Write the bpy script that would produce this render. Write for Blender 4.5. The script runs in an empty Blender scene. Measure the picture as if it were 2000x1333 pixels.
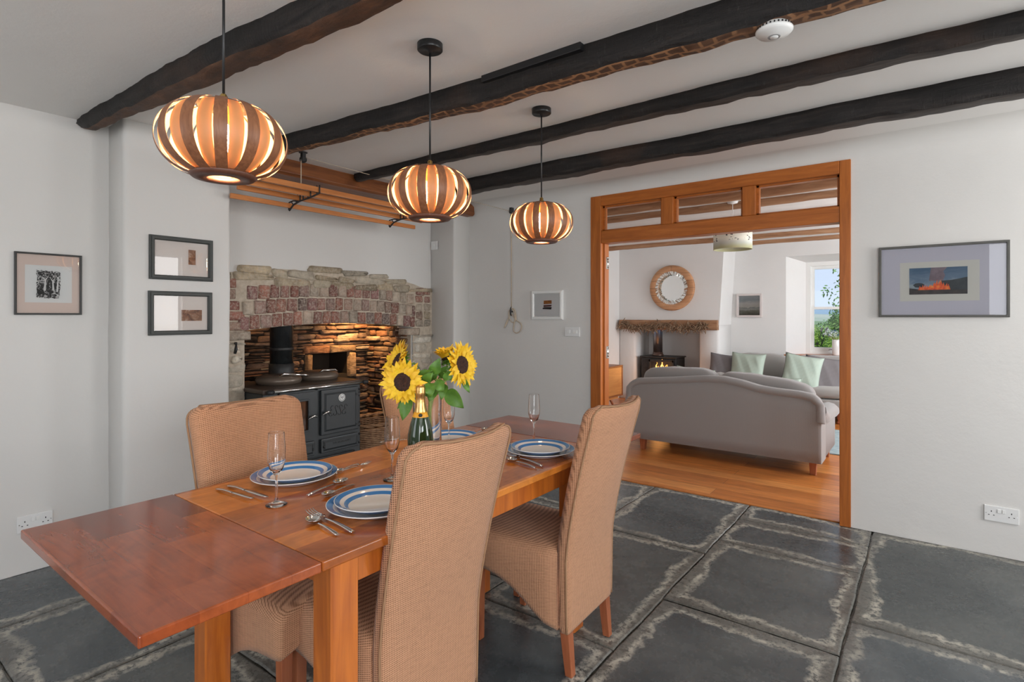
import bpy, math, random
from mathutils import Vector, Matrix, Euler
random.seed(7)
C = bpy.context.scene.collection
PI = math.pi

# ------------------------------------------------------------------ camera, world, lights, exposure
F = 1075.0; CX = 1000.0; HY = 618.0; H = 1.33; A = math.radians(37.13)
cam = bpy.data.cameras.new('camera'); camo = bpy.data.objects.new('camera', cam); C.objects.link(camo)
cam.sensor_width = 36; cam.lens = F * 36 / 2000; cam.shift_y = -(666.5 - HY) / 2000
cam.clip_start = 0.05; cam.clip_end = 3000
camo.location = (0, 0, H); camo.rotation_euler = (PI / 2, 0, A)
bpy.context.scene.camera = camo
vs = bpy.context.scene.view_settings
vs.view_transform = 'Standard'; vs.look = 'None'; vs.gamma = 1; vs.use_curve_mapping = False
vs.exposure = 0.06
w = bpy.data.worlds.new('world'); bpy.context.scene.world = w; w.use_nodes = True
wn = w.node_tree.nodes; wl = w.node_tree.links
tcw = wn.new('ShaderNodeTexCoord'); sxw = wn.new('ShaderNodeSeparateXYZ'); wl.new(tcw.outputs['Generated'], sxw.inputs[0])
rw_ = wn.new('ShaderNodeValToRGB'); e_ = rw_.color_ramp.elements
e_[0].position = 0.0; e_[0].color = (.66, .77, .93, 1); e_[1].position = .6; e_[1].color = (.25, .45, .85, 1)
wl.new(sxw.outputs[2], rw_.inputs[0]); wl.new(rw_.outputs[0], wn['Background'].inputs[0])
wn['Background'].inputs[1].default_value = 1.05

def area(name, loc, size, sizey, rot, power, col=(1, 1, 1)):
    l = bpy.data.lights.new(name, 'AREA'); l.shape = 'RECTANGLE'; l.size = size; l.size_y = sizey
    l.energy = power; l.color = col
    o = bpy.data.objects.new(name, l); C.objects.link(o); o.location = loc; o.rotation_euler = rot
    return o
def sun(name, d, power, col, angle=1.0):
    l = bpy.data.lights.new(name, 'SUN'); l.energy = power; l.color = col; l.angle = math.radians(angle)
    o = bpy.data.objects.new(name, l); C.objects.link(o)
    o.rotation_euler = Vector(d).to_track_quat('-Z', 'Y').to_euler(); return o
sun('sunlight', (0.55, 0.75, -0.9), 2.6, (1, .95, .86))
# daylight standing in the dining room's window openings (right wall and the wall behind the camera)
area('daylight_window_right', (2.28, 3.12, 1.58), 1.3, 1.1, (0, PI / 2, 0), 44, (1, .985, .96))
area('daylight_window_right_near', (2.28, -0.2, 1.55), 1.3, 1.3, (0, PI / 2, 0), 48, (.97, .985, 1))
area('daylight_window_back', (1.3, -1.75, 1.35), 1.3, 1.9, (-PI / 2, 0, PI), 50, (.97, .985, 1))
area('daylight_window_back_left', (-2.3, -1.75, 1.5), 1.3, 1.3, (-PI / 2, 0, PI), 12, (1, .985, .96))
# living room, windows out of sight in its right wall
area('daylight_living_window', (1.25, 7.0, 1.5), 1.6, 1.4, (0, PI / 2, 0), 95, (.97, .985, 1))
area('daylight_living_window_near', (1.25, 5.0, 1.5), 1.1, 1.4, (0, PI / 2, 0), 42, (.97, .985, 1))

# pixel of the photograph (2000x1333) -> point of the place
cf = (-math.sin(A), math.cos(A)); cr = (math.cos(A), math.sin(A))
def ray(px, py):
    a = (px - CX) / F; b = (HY - py) / F
    return Vector((cf[0] + a * cr[0], cf[1] + a * cr[1], b))
def at(px, py, d): return Vector((0, 0, H)) + ray(px, py) * d
def onz(px, py, z):
    r = ray(px, py); return Vector((0, 0, H)) + r * ((z - H) / r.z)
def onx(px, py, X):
    r = ray(px, py); return Vector((0, 0, H)) + r * (X / r.x)
def ony(px, py, Y):
    r = ray(px, py); return Vector((0, 0, H)) + r * (Y / r.y)

# ------------------------------------------------------------------ materials
def nt(name):
    m = bpy.data.materials.new(name); m.use_nodes = True
    n = m.node_tree.nodes; l = m.node_tree.links
    return m, n, l, n['Principled BSDF']
def col4(c): return (c[0], c[1], c[2], 1)
def simple(name, c, rough=.5, metal=0, spec=.5, **kw):
    m, n, l, b = nt(name)
    b.inputs['Base Color'].default_value = col4(c); b.inputs['Roughness'].default_value = rough
    b.inputs['Metallic'].default_value = metal; b.inputs['Specular IOR Level'].default_value = spec
    for k, v in kw.items(): b.inputs[k.replace('_', ' ')].default_value = v
    return m
def tc(n, l, scale=(1, 1, 1), out='Object', rot=(0, 0, 0)):
    t = n.new('ShaderNodeTexCoord'); mp = n.new('ShaderNodeMapping')
    mp.inputs['Scale'].default_value = scale; mp.inputs['Rotation'].default_value = rot
    l.new(t.outputs[out], mp.inputs[0]); return mp.outputs[0]
def noise(n, l, vec, scale, detail=4, rough=.55, dist=0):
    t = n.new('ShaderNodeTexNoise'); t.inputs['Scale'].default_value = scale; t.inputs['Detail'].default_value = detail
    t.inputs['Roughness'].default_value = rough; t.inputs['Distortion'].default_value = dist
    if vec: l.new(vec, t.inputs['Vector'])
    return t.outputs[0]
def ramp(n, l, fac, stops, interp='LINEAR'):
    r = n.new('ShaderNodeValToRGB'); e = r.color_ramp.elements; r.color_ramp.interpolation = interp
    while len(e) < len(stops): e.new(.5)
    for i, (p, c) in enumerate(stops):
        e[i].position = p; e[i].color = col4(c) if hasattr(c, '__len__') else (c, c, c, 1)
    l.new(fac, r.inputs[0]); return r.outputs[0]
def mix(n, l, fac, a, b, mode='MIX'):
    x = n.new('ShaderNodeMixRGB'); x.blend_type = mode
    for i, v in ((0, fac), (1, a), (2, b)):
        if hasattr(v, 'is_linked') or hasattr(v, 'links'): l.new(v, x.inputs[i])
        elif i == 0: x.inputs[0].default_value = v
        else: x.inputs[i].default_value = col4(v)
    return x.outputs[0]
def math_(n, l, op, a, b=None, c=None):
    x = n.new('ShaderNodeMath'); x.operation = op
    for i, v in enumerate((a, b, c)):
        if v is None: continue
        if hasattr(v, 'links'): l.new(v, x.inputs[i])
        else: x.inputs[i].default_value = v
    return x.outputs[0]
def bump(n, l, b, h, strength=.3, dist=.01):
    x = n.new('ShaderNodeBump'); x.inputs['Strength'].default_value = strength; x.inputs['Distance'].default_value = dist
    l.new(h, x.inputs['Height']); l.new(x.outputs[0], b.inputs['Normal'])
def noisy(name, stops, scale=8, stretch=(1, 1, 1), rough=.6, bstr=.2, bdist=.005, detail=5, metal=0, spec=.5, dist=0, out='Object'):
    m, n, l, b = nt(name); v = tc(n, l, stretch, out)
    f = noise(n, l, v, scale, detail, .6, dist); l.new(ramp(n, l, f, stops), b.inputs['Base Color'])
    b.inputs['Roughness'].default_value = rough; b.inputs['Metallic'].default_value = metal
    b.inputs['Specular IOR Level'].default_value = spec
    if bstr: bump(n, l, b, f, bstr, bdist)
    return m
def plaster(name, c, var=.03):
    m, n, l, b = nt(name); v = tc(n, l)
    f = noise(n, l, v, 1.3, 3); f2 = noise(n, l, v, 7, 6, .7)
    a = tuple(x * (1 - var) for x in c)
    l.new(ramp(n, l, f, [(.3, a), (.7, c)]), b.inputs['Base Color'])
    b.inputs['Roughness'].default_value = .85; b.inputs['Specular IOR Level'].default_value = .2
    bump(n, l, b, math_(n, l, 'ADD', f, math_(n, l, 'MULTIPLY', f2, .25)), .35, .03)
    return m
M = {}
M['wall'] = plaster('wall_plaster', (.72, .705, .68))
M['ceil'] = plaster('ceiling_plaster', (.80, .785, .76))
M['wall_lr'] = plaster('living_plaster', (.76, .75, .735), .06)
M['white'] = simple('white_plastic', (.78, .78, .77), .35)
M['whitepaint'] = simple('white_paint', (.82, .82, .8), .35)
M['black'] = simple('black_satin', (.012, .012, .013), .35)
M['iron'] = noisy('cast_iron', [(.3, (.015, .015, .016)), (.7, (.035, .034, .034))], 30, rough=.5, bstr=.15, bdist=.002)
M['enamel'] = noisy('range_enamel', [(.3, (.034, .040, .043)), (.7, (.042, .048, .051))], 6, rough=.38, bstr=.05, bdist=.001)
M['steel'] = simple('stainless_steel', (.62, .6, .57), .16, 1)
M['chrome'] = simple('chrome', (.75, .74, .72), .08, 1)
M['brass'] = simple('brass', (.62, .42, .14), .25, 1)
def woodmat(name, stops, axis='x', scale=3, rough=.35, bstr=.08, coat=0):
    st = {'x': (1, 12, 12), 'y': (12, 1, 12), 'z': (12, 12, 1)}[axis]
    m, n, l, b = nt(name); v = tc(n, l, st); f = noise(n, l, v, scale, 7, .6, .8)
    l.new(ramp(n, l, f, stops), b.inputs['Base Color']); b.inputs['Roughness'].default_value = rough
    b.inputs['Coat Weight'].default_value = coat; b.inputs['Coat Roughness'].default_value = .12
    if bstr: bump(n, l, b, f, bstr, .002)
    return m
M['pine_x'] = woodmat('douglas_x', [(.25, (.30, .08, .012)), (.6, (.46, .135, .022)), (.8, (.58, .19, .04))], 'x')
M['pine_z'] = woodmat('douglas_z', [(.25, (.30, .08, .012)), (.6, (.46, .135, .022)), (.8, (.58, .19, .04))], 'z')
M['lath'] = woodmat('lath_pine', [(.25, (.42, .13, .03)), (.7, (.62, .24, .07))], 'y')
M['lintel'] = woodmat('lintel_wood', [(.25, (.07, .02, .008)), (.5, (.2, .065, .02)), (.75, (.3, .11, .035))], 'y', 2.5, .4, .3)
M['leg_wood'] = woodmat('chair_leg_wood', [(.3, (.28, .075, .03)), (.7, (.42, .14, .06))], 'z', 3, .35)
M['tleg_wood'] = woodmat('table_leg_wood', [(.3, (.36, .085, .012)), (.7, (.6, .17, .022))], 'z', 2.5, .3, .02, .3)
M['side_x'] = woodmat('sideboard_wood', [(.3, (.5, .2, .06)), (.7, (.62, .28, .09))], 'y', 3, .4)
M['side_dk'] = woodmat('sideboard_dark', [(.3, (.25, .08, .03)), (.7, (.33, .12, .045))], 'y', 3, .4)
M['rustic'] = woodmat('rustic_beam', [(.25, (.2, .09, .04)), (.5, (.36, .19, .1)), (.8, (.5, .3, .17))], 'x', 2.5, .7, .4)
def staves(name, c1, c2, c3, alongy=True, w_=.095, ln=.42, rough=.24):
    m, n, l, b = nt(name)
    v = tc(n, l, (1, 1, 1), 'Object', (0, 0, PI / 2 if alongy else 0))
    br = n.new('ShaderNodeTexBrick'); l.new(v, br.inputs['Vector'])
    br.inputs['Scale'].default_value = 1; br.inputs['Brick Width'].default_value = ln; br.inputs['Row Height'].default_value = w_
    br.inputs['Mortar Size'].default_value = 0.0005; br.offset = .37
    br.inputs['Color1'].default_value = (0, 0, 0, 1); br.inputs['Color2'].default_value = (1, 1, 1, 1)
    br.inputs['Mortar'].default_value = (.3, .3, .3, 1)
    f0 = br.outputs[0]
    base = ramp(n, l, f0, [(0, c1), (.45, c2), (1, c3)])
    v2 = tc(n, l, (14, 1.5, 10) if alongy else (1.5, 14, 10))
    g = noise(n, l, v2, 3, 7, .65, 1.2)
    v3 = tc(n, l, (1, 1, 1)); g3 = noise(n, l, v3, 5, 4, .6, 1.5)
    o = mix(n, l, .75, base, ramp(n, l, g, [(.25, .55), (.7, 1.0)]), 'MULTIPLY')
    o = mix(n, l, .7, o, ramp(n, l, g3, [(.3, .5), (.6, 1.0)]), 'MULTIPLY')
    l.new(o, b.inputs['Base Color']); b.inputs['Roughness'].default_value = rough
    b.inputs['Coat Weight'].default_value = .4; b.inputs['Coat Roughness'].default_value = .1
    return m
M['table_main'] = staves('table_main', (.42, .10, .013), (.68, .19, .023), (.88, .30, .045))
M['table_leaf'] = staves('table_leaf', (.20, .036, .010), (.34, .066, .017), (.46, .105, .026), False)
M['floorwood'] = None
def floorwood():
    m, n, l, b = nt('floorboards'); v = tc(n, l)
    br = n.new('ShaderNodeTexBrick'); l.new(v, br.inputs['Vector']); br.inputs['Scale'].default_value = 1
    br.inputs['Brick Width'].default_value = 2.6; br.inputs['Row Height'].default_value = .16; br.inputs['Mortar Size'].default_value = .0016
    br.inputs['Color1'].default_value = (0, 0, 0, 1); br.inputs['Color2'].default_value = (1, 1, 1, 1); br.inputs['Mortar'].default_value = (0, 0, 0, 1)
    base = ramp(n, l, br.outputs[0], [(0, (.44, .14, .03)), (.5, (.62, .215, .05)), (1, (.72, .29, .08))])
    g = noise(n, l, tc(n, l, (1, 9, 1)), 3, 7, .65, 1)
    o = mix(n, l, .8, base, ramp(n, l, g, [(.25, .4), (.65, 1.05)]), 'MULTIPLY')
    o = mix(n, l, math_(n, l, 'MULTIPLY', br.outputs['Fac'], .8), o, (.05, .02, .01))
    l.new(o, b.inputs['Base Color']); b.inputs['Roughness'].default_value = .28; bump(n, l, b, g, .1, .002)
    return m
M['floorwood'] = floorwood()
def slate():
    m, n, l, b = nt('slate_flagstone')
    at_ = n.new('ShaderNodeAttribute'); at_.attribute_name = 'edge'
    tn = n.new('ShaderNodeAttribute'); tn.attribute_name = 'tone'
    v = tc(n, l); nb = noise(n, l, v, 5, 6, .6); nf = noise(n, l, v, 38, 8, .75); ns = noise(n, l, v, 1.6, 5, .6, .6); nm = noise(n, l, v, 14, 8, .7)
    # distance from the slab's edge, warped
    big = noise(n, l, v, 1.9, 4, .6)
    d = math_(n, l, 'ADD', at_.outputs['Fac'], math_(n, l, 'MULTIPLY', math_(n, l, 'SUBTRACT', nb, .5), .11))
    d2 = math_(n, l, 'ADD', d, math_(n, l, 'MULTIPLY', math_(n, l, 'SUBTRACT', nm, .5), .07))
    d2 = math_(n, l, 'ADD', d2, math_(n, l, 'MULTIPLY', math_(n, l, 'SUBTRACT', big, .54), .2))
    base = ramp(n, l, ns, [(.25, (.036, .044, .046)), (.45, (.060, .069, .069)), (.62, (.10, .107, .102)), (.8, (.14, .143, .13))])
    base = mix(n, l, .8, base, tn.outputs['Color'], 'MULTIPLY')
    base = mix(n, l, .4, base, ramp(n, l, nm, [(.25, .75), (.75, 1.3)]), 'MULTIPLY')
    band = ramp(n, l, d2, [(0, 0.1), (.022, .25), (.036, 1), (.05, .75), (.066, 0)])
    band = mix(n, l, 1, band, ramp(n, l, noise(n, l, v, 3.1, 4, .6), [(.33, .35), (.5, 1)]), 'MULTIPLY')
    band = mix(n, l, 1, band, ramp(n, l, nf, [(.42, 0), (.54, 1)]), 'MULTIPLY')
    rust = ramp(n, l, d2, [(0, 1), (.035, .75), (.06, 0)])
    c = mix(n, l, math_(n, l, 'MULTIPLY', rust, .38), base, (.13, .112, .085))
    c = mix(n, l, math_(n, l, 'MULTIPLY', band, .95), c, (.56, .53, .45))
    l.new(c, b.inputs['Base Color'])
    r = math_(n, l, 'ADD', math_(n, l, 'MULTIPLY', band, .35), ramp(n, l, nm, [(.3, .16), (.7, .36)]))
    l.new(r, b.inputs['Roughness']); b.inputs['Specular IOR Level'].default_value = .6
    hgt = math_(n, l, 'ADD', math_(n, l, 'MULTIPLY', ns, 1.2), math_(n, l, 'ADD', math_(n, l, 'MULTIPLY', nb, .35), math_(n, l, 'MULTIPLY', nm, .05)))
    bump(n, l, b, hgt, .4, .012)
    return m
M['slate'] = slate()
def tinted(name, rough=.85, scale=18, bs=.5, lo=.55, hi=1.25, bd=.012):
    m, n, l, b = nt(name); a = n.new('ShaderNodeAttribute'); a.attribute_name = 'tint'
    v = tc(n, l); f = noise(n, l, v, scale, 7, .7); f2 = noise(n, l, v, scale * 3.2, 6, .75)
    c = mix(n, l, 1, a.outputs['Color'], ramp(n, l, f, [(.3, lo), (.7, hi)]), 'MULTIPLY')
    c = mix(n, l, math_(n, l, 'MULTIPLY', ramp(n, l, f2, [(.46, 0), (.6, 1)]), .6), c, (.52, .45, .37))
    l.new(c, b.inputs['Base Color']); b.inputs['Roughness'].default_value = rough; b.inputs['Specular IOR Level'].default_value = .2
    bump(n, l, b, math_(n, l, 'ADD', f, math_(n, l, 'MULTIPLY', f2, .4)), bs, bd)
    return m
M['brick'] = tinted('old_brick'); M['rubble'] = tinted('rubble_stone', .85, 14, .7, .4, 1.2, .02)
def rubble_dark():
    m, n, l, b = nt('hearth_stone'); a = n.new('ShaderNodeAttribute'); a.attribute_name = 'tint'
    v = tc(n, l, (1, 1, 2.4)); f = noise(n, l, v, 16, 8, .7)
    c = mix(n, l, 1, a.outputs['Color'], ramp(n, l, f, [(.3, .35), (.7, 1.3)]), 'MULTIPLY')
    l.new(c, b.inputs['Base Color']); b.inputs['Roughness'].default_value = .75; b.inputs['Specular IOR Level'].default_value = .25
    bump(n, l, b, f, .8, .025); return m
M['hearth'] = rubble_dark()
M['mortar'] = noisy('lime_mortar', [(.3, (.42, .35, .27)), (.7, (.6, .52, .42))], 25, rough=.9, bstr=.6, bdist=.01)
M['darkmortar'] = simple('sooty_joint', (.03, .018, .01), .95)
def beam_side():
    m, n, l, b = nt('beam_black'); v = tc(n, l, (1.2, 10, 10)); f = noise(n, l, v, 3, 8, .65, .5); g = noise(n, l, tc(n, l), 1.7, 5, .6)
    g2 = noise(n, l, tc(n, l, (30, 6, 6)), 3, 6, .7)
    c = ramp(n, l, f, [(.25, (.006, .006, .006)), (.55, (.020, .017, .016)), (.8, (.05, .038, .033))])
    c = mix(n, l, ramp(n, l, g, [(.55, 0), (.75, .5)]), c, (.085, .042, .024))
    c = mix(n, l, ramp(n, l, g2, [(.6, 0), (.75, .35)]), c, (.12, .11, .1))
    l.new(c, b.inputs['Base Color']); b.inputs['Roughness'].default_value = .6; b.inputs['Specular IOR Level'].default_value = .3
    bump(n, l, b, math_(n, l, 'ADD', f, math_(n, l, 'MULTIPLY', g2, .5)), .7, .012); return m
M['beam'] = beam_side()
def beam_under(name, hewn):
    m, n, l, b = nt(name); v = tc(n, l, (1.5, 6, 6)); f = noise(n, l, v, 4, 7, .65, .6); g = noise(n, l, tc(n, l), 9, 5, .6)
    c = ramp(n, l, f, [(.25, (.03, .017, .012)), (.55, (.1, .045, .022)), (.8, (.2, .095, .045))])
    if hewn:
        br = n.new('ShaderNodeTexBrick'); l.new(mix(n, l, .06, tc(n, l), n_vec(n, l)), br.inputs['Vector']); br.inputs['Scale'].default_value = 1
        br.inputs['Brick Width'].default_value = .055; br.inputs['Row Height'].default_value = .042; br.inputs['Mortar Size'].default_value = .008; br.inputs['Mortar Smooth'].default_value = .6
        k = math_(n, l, 'MULTIPLY', br.outputs['Fac'], ramp(n, l, noise(n, l, tc(n, l), 2.2, 4), [(.34, 0), (.5, .9)]))
        c = mix(n, l, math_(n, l, 'MULTIPLY', k, .75), c, (.42, .21, .095))
    l.new(c, b.inputs['Base Color']); b.inputs['Roughness'].default_value = .65; bump(n, l, b, math_(n, l, 'ADD', f, g), .8, .012); return m
def n_vec(n, l):
    t = n.new('ShaderNodeTexNoise'); t.inputs['Scale'].default_value = 9; l.new(tc(n, l), t.inputs['Vector']); return t.outputs['Color']
M['beam_grey'] = noisy('beam_grey', [(.3, (.022, .018, .017)), (.55, (.055, .045, .04)), (.75, (.09, .07, .058))], 5, (1.2, 9, 9), .65, .6, .008)
M['beam_under'] = beam_under('beam_underside', False); M['beam_hewn'] = beam_under('beam_hewn', True)
def fabric(name, c_hi, c_lo, k=520, sheen=.3, slub=True):
    m, n, l, b = nt(name); t = n.new('ShaderNodeTexCoord'); s = n.new('ShaderNodeSeparateXYZ'); l.new(t.outputs['Object'], s.inputs[0])
    x, y, z = s.outputs
    a1 = math_(n, l, 'ADD', math_(n, l, 'ADD', x, y), z)
    b1 = math_(n, l, 'SUBTRACT', math_(n, l, 'SUBTRACT', y, z), math_(n, l, 'MULTIPLY', x, -.45))
    sa = math_(n, l, 'SINE', math_(n, l, 'MULTIPLY', a1, k)); sb = math_(n, l, 'SINE', math_(n, l, 'MULTIPLY', b1, k))
    p = math_(n, l, 'MULTIPLY_ADD', math_(n, l, 'MULTIPLY', sa, sb), .5, .5)
    c = ramp(n, l, p, [(.1, c_lo), (.6, c_hi)])
    if slub:
        g = noise(n, l, tc(n, l, (10, 10, 42)), 3.5, 6, .65, .8); c = mix(n, l, .45, c, ramp(n, l, g, [(.3, .7), (.55, 1.08)]), 'MULTIPLY')
    l.new(c, b.inputs['Base Color']); b.inputs['Roughness'].default_value = .9; b.inputs['Specular IOR Level'].default_value = .15
    b.inputs['Sheen Weight'].default_value = sheen
    bump(n, l, b, p, .5, .002); return m
M['chairfab'] = fabric('chair_weave', (.62, .335, .195), (.19, .08, .038), 560, .12)
M['piping'] = simple('piping_thread', (.34, .19, .1), .8)
M['sofa'] = fabric('sofa_cloth', (.30, .285, .275), (.255, .24, .235), 900, .4, False)
M['sofa2'] = fabric('sofa_cloth_light', (.36, .34, .32), (.31, .295, .28), 900, .4, False)
M['cush_green'] = simple('cushion_green', (.42, .5, .43), .85, 0, .2)
M['cush_grey'] = simple('cushion_grey', (.19, .175, .18), .85, 0, .2)
M['ceramic'] = simple('ceramic_white', (.78, .76, .74), .12, 0, .6)
def glassmat(name='clear_glass', c=(1, 1, 1), rough=0.0, ior=1.45, shadow=True):
    m, n, l, b = nt(name); b.inputs['Base Color'].default_value = col4(c); b.inputs['Roughness'].default_value = rough
    b.inputs['Transmission Weight'].default_value = 1; b.inputs['IOR'].default_value = ior; return m
M['glass'] = glassmat('drinking_glass'); M['bottle_glass'] = glassmat('bottle_green', (.08, .22, .04))
def pane():
    m, n, l, b = nt('flat_pane'); out = n['Material Output']; n.remove(b)
    tr = n.new('ShaderNodeBsdfTransparent'); gl = n.new('ShaderNodeBsdfGlossy'); gl.inputs['Roughness'].default_value = .01
    fr = n.new('ShaderNodeFresnel'); fr.inputs['IOR'].default_value = 1.5; mx = n.new('ShaderNodeMixShader')
    l.new(fr.outputs[0], mx.inputs[0]); l.new(tr.outputs[0], mx.inputs[1]); l.new(gl.outputs[0], mx.inputs[2]); l.new(mx.outputs[0], out.inputs[0]); return m
M['pane'] = pane()
def wpane():
    m, n, l, b = nt('window_pane'); out = n['Material Output']; n.remove(b)
    tr = n.new('ShaderNodeBsdfTransparent'); gl = n.new('ShaderNodeBsdfGlossy'); gl.inputs['Roughness'].default_value = .01; mx = n.new('ShaderNodeMixShader'); mx.inputs[0].default_value = .02
    l.new(tr.outputs[0], mx.inputs[1]); l.new(gl.outputs[0], mx.inputs[2]); l.new(mx.outputs[0], out.inputs[0]); return m
M['wpane'] = wpane()
def emit(name, c, s):
    m, n, l, b = nt(name); b.inputs['Base Color'].default_value = (0, 0, 0, 1)
    b.inputs['Emission Color'].default_value = col4(c); b.inputs['Emission Strength'].default_value = s; return m
M['bulb'] = emit('bulb_glow', (1, .82, .6), 60)
M['rope'] = noisy('cotton_rope', [(.3, (.45, .36, .26)), (.7, (.65, .54, .42))], 200, rough=.9, bstr=.5, bdist=.001)
M['leafg'] = noisy('leaf_green', [(.3, (.05, .14, .015)), (.7, (.14, .3, .035))], 25, rough=.5, bstr=.2, bdist=.003)
M['stemg'] = simple('stem_green', (.40, .50, .15), .5)
M['petal'] = noisy('petal_yellow', [(.3, (.78, .42, .008)), (.7, (.9, .6, .02))], 30, rough=.55, bstr=.1, bdist=.001)
M['disc'] = noisy('flower_disc', [(.35, (.018, .006, .003)), (.7, (.07, .022, .008))], 160, rough=.8, bstr=1, bdist=.003)
M['gold'] = noisy('gold_foil', [(.3, (.6, .33, .1)), (.7, (.8, .5, .2))], 60, rough=.28, bstr=.5, bdist=.002, metal=1)
M['label'] = simple('orange_label', (.85, .38, .02), .45)

# ------------------------------------------------------------------ mesh helpers
class MB:
    def __init__(s): s.v = []; s.f = []; s.m = []; s.sm = []; s.tint = []; s.cur = None
    def add(s, vs_, fs, mi=0, smooth=True):
        o = len(s.v); s.v += [tuple(p) for p in vs_]
        for f in fs: s.f.append(tuple(i + o for i in f)); s.m.append(mi); s.sm.append(smooth); s.tint.append(s.cur)
    def box(s, x0, x1, y0, y1, z0, z1, mi=0, T=None):
        v = [(x, y, z) for z in (z0, z1) for y in (y0, y1) for x in (x0, x1)]
        if T: v = [T @ Vector(p) for p in v]
        s.add(v, [(0, 2, 3, 1), (4, 5, 7, 6), (0, 1, 5, 4), (2, 6, 7, 3), (0, 4, 6, 2), (1, 3, 7, 5)], mi, False)
    def lathe(s, prof, c=(0, 0, 0), seg=40, mi=0, T=None, cap=True, smooth=True):
        v = []; f = []
        for r, z in prof:
            for k in range(seg):
                a = 2 * PI * k / seg; p = Vector((r * math.cos(a), r * math.sin(a), z))
                if T: p = T @ p
                v.append(p + Vector(c))
        for i in range(len(prof) - 1):
            for k in range(seg):
                k2 = (k + 1) % seg; f.append((i * seg + k, i * seg + k2, (i + 1) * seg + k2, (i + 1) * seg + k))
        if cap:
            if prof[0][0] > 1e-6: f.append(tuple(reversed(range(seg))))
            if prof[-1][0] > 1e-6: f.append(tuple(range((len(prof) - 1) * seg, len(prof) * seg)))
        s.add(v, f, mi, smooth)
    def tube(s, pts, r, seg=8, mi=0, closed=False, cap=True, smooth=True):
        pts = [Vector(p) for p in pts]; n = len(pts); rr = r if hasattr(r, '__len__') else [r] * n
        v = []; f = []; up = None
        for i, p in enumerate(pts):
            if closed: d = pts[(i + 1) % n] - pts[i - 1]
            else: d = pts[min(i + 1, n - 1)] - pts[max(i - 1, 0)]
            if d.length < 1e-9: d = Vector((0, 0, 1))
            d.normalize()
            if up is None: up = Vector((0, 0, 1)) if abs(d.z) < .9 else Vector((1, 0, 0))
            a = (up - d * up.dot(d))
            if a.length < 1e-4: a = Vector((1, 0, 0)) - d * d.x
            a.normalize(); b = d.cross(a); up = a
            for k in range(seg):
                t = 2 * PI * k / seg; v.append(p + a * (rr[i] * math.cos(t)) + b * (rr[i] * math.sin(t)))
        m_ = n if closed else n - 1
        for i in range(m_):
            j = (i + 1) % n
            for k in range(seg):
                k2 = (k + 1) % seg; f.append((i * seg + k, i * seg + k2, j * seg + k2, j * seg + k))
        if cap and not closed:
            f.append(tuple(reversed(range(seg)))); f.append(tuple(range((n - 1) * seg, n * seg)))
        s.add(v, f, mi, smooth)
    def loft(s, rings, mi=0, cap=True, smooth=True, closed=True):
        n = len(rings[0]); v = [p for r in rings for p in r]; f = []
        for i in range(len(rings) - 1):
            for k in range(n if closed else n - 1):
                k2 = (k + 1) % n; f.append((i * n + k, i * n + k2, (i + 1) * n + k2, (i + 1) * n + k))
        s.add(v, f, mi, smooth)
        if cap: s.add(list(rings[0]), [tuple(reversed(range(n)))], mi, False); s.add(list(rings[-1]), [tuple(range(n))], mi, False)
    def prism(s, poly, fn, d0, d1, mi=0, mi_side=None):
        # poly in (u,v); fn(u,v,d)->xyz
        n = len(poly); v = [fn(u, w_, d0) for u, w_ in poly] + [fn(u, w_, d1) for u, w_ in poly]
        s.add(v, [tuple(reversed(range(n))), tuple(range(n, 2 * n))], mi, False)
        s.add(v, [(i, (i + 1) % n, n + (i + 1) % n, n + i) for i in range(n)], mi if mi_side is None else mi_side, False)
    def grid(s, P, mi=0, smooth=True):
        R = len(P); Q = len(P[0]); v = [p for r in P for p in r]
        s.add(v, [(i * Q + j, i * Q + j + 1, (i + 1) * Q + j + 1, (i + 1) * Q + j) for i in range(R - 1) for j in range(Q - 1)], mi, smooth)
    def build(s, name, mats, parent=None, loc=None, bevel=0, seg=2, fixn=True, sub=0):
        me = bpy.data.meshes.new(name)
        off = Vector(loc) if loc is not None else Vector((0, 0, 0))
        me.from_pydata([tuple(Vector(p) - off) for p in s.v], [], s.f)
        if not isinstance(mats, (list, tuple)): mats = [mats]
        for m in mats: me.materials.append(m)
        me.polygons.foreach_set('material_index', s.m); me.polygons.foreach_set('use_smooth', s.sm)
        if any(t is not None for t in s.tint):
            ca = me.color_attributes.new('tint', 'FLOAT_COLOR', 'CORNER'); k = 0
            for p, t in zip(me.polygons, s.tint):
                for li in p.loop_indices: ca.data[li].color = col4(t or (.3, .3, .3))
        me.validate(); me.update()
        if fixn:
            import bmesh
            b = bmesh.new(); b.from_mesh(me); bmesh.ops.remove_doubles(b, verts=b.verts[:], dist=2e-6); bmesh.ops.recalc_face_normals(b, faces=b.faces[:]); b.to_mesh(me); b.free()
        o = bpy.data.objects.new(name, me); C.objects.link(o)
        if parent is not None: o.parent = parent
        elif loc is not None: o.location = off
        if bevel:
            bm_ = o.modifiers.new('bevel', 'BEVEL'); bm_.width = bevel; bm_.segments = seg; bm_.limit_method = 'ANGLE'; bm_.angle_limit = math.radians(40)
        if sub:
            sm = o.modifiers.new('sub', 'SUBSURF'); sm.levels = sub; sm.render_levels = sub
        return o
def thing(name, label, cat, loc=(0, 0, 0), rz=0, group=None):
    o = bpy.data.objects.new(name, None); C.objects.link(o); o.location = loc; o.rotation_euler = (0, 0, rz)
    o.empty_display_size = .05
    return tag(o, label, cat, group)
def tag(o, label, cat, group=None, kind=None):
    o['label'] = label; o['category'] = cat
    if group: o['group'] = group
    if kind: o['kind'] = kind
    return o
def struct(o, label=None, cat=None):
    o['kind'] = 'structure'
    if label: o['label'] = label
    if cat: o['category'] = cat
    return o
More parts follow.
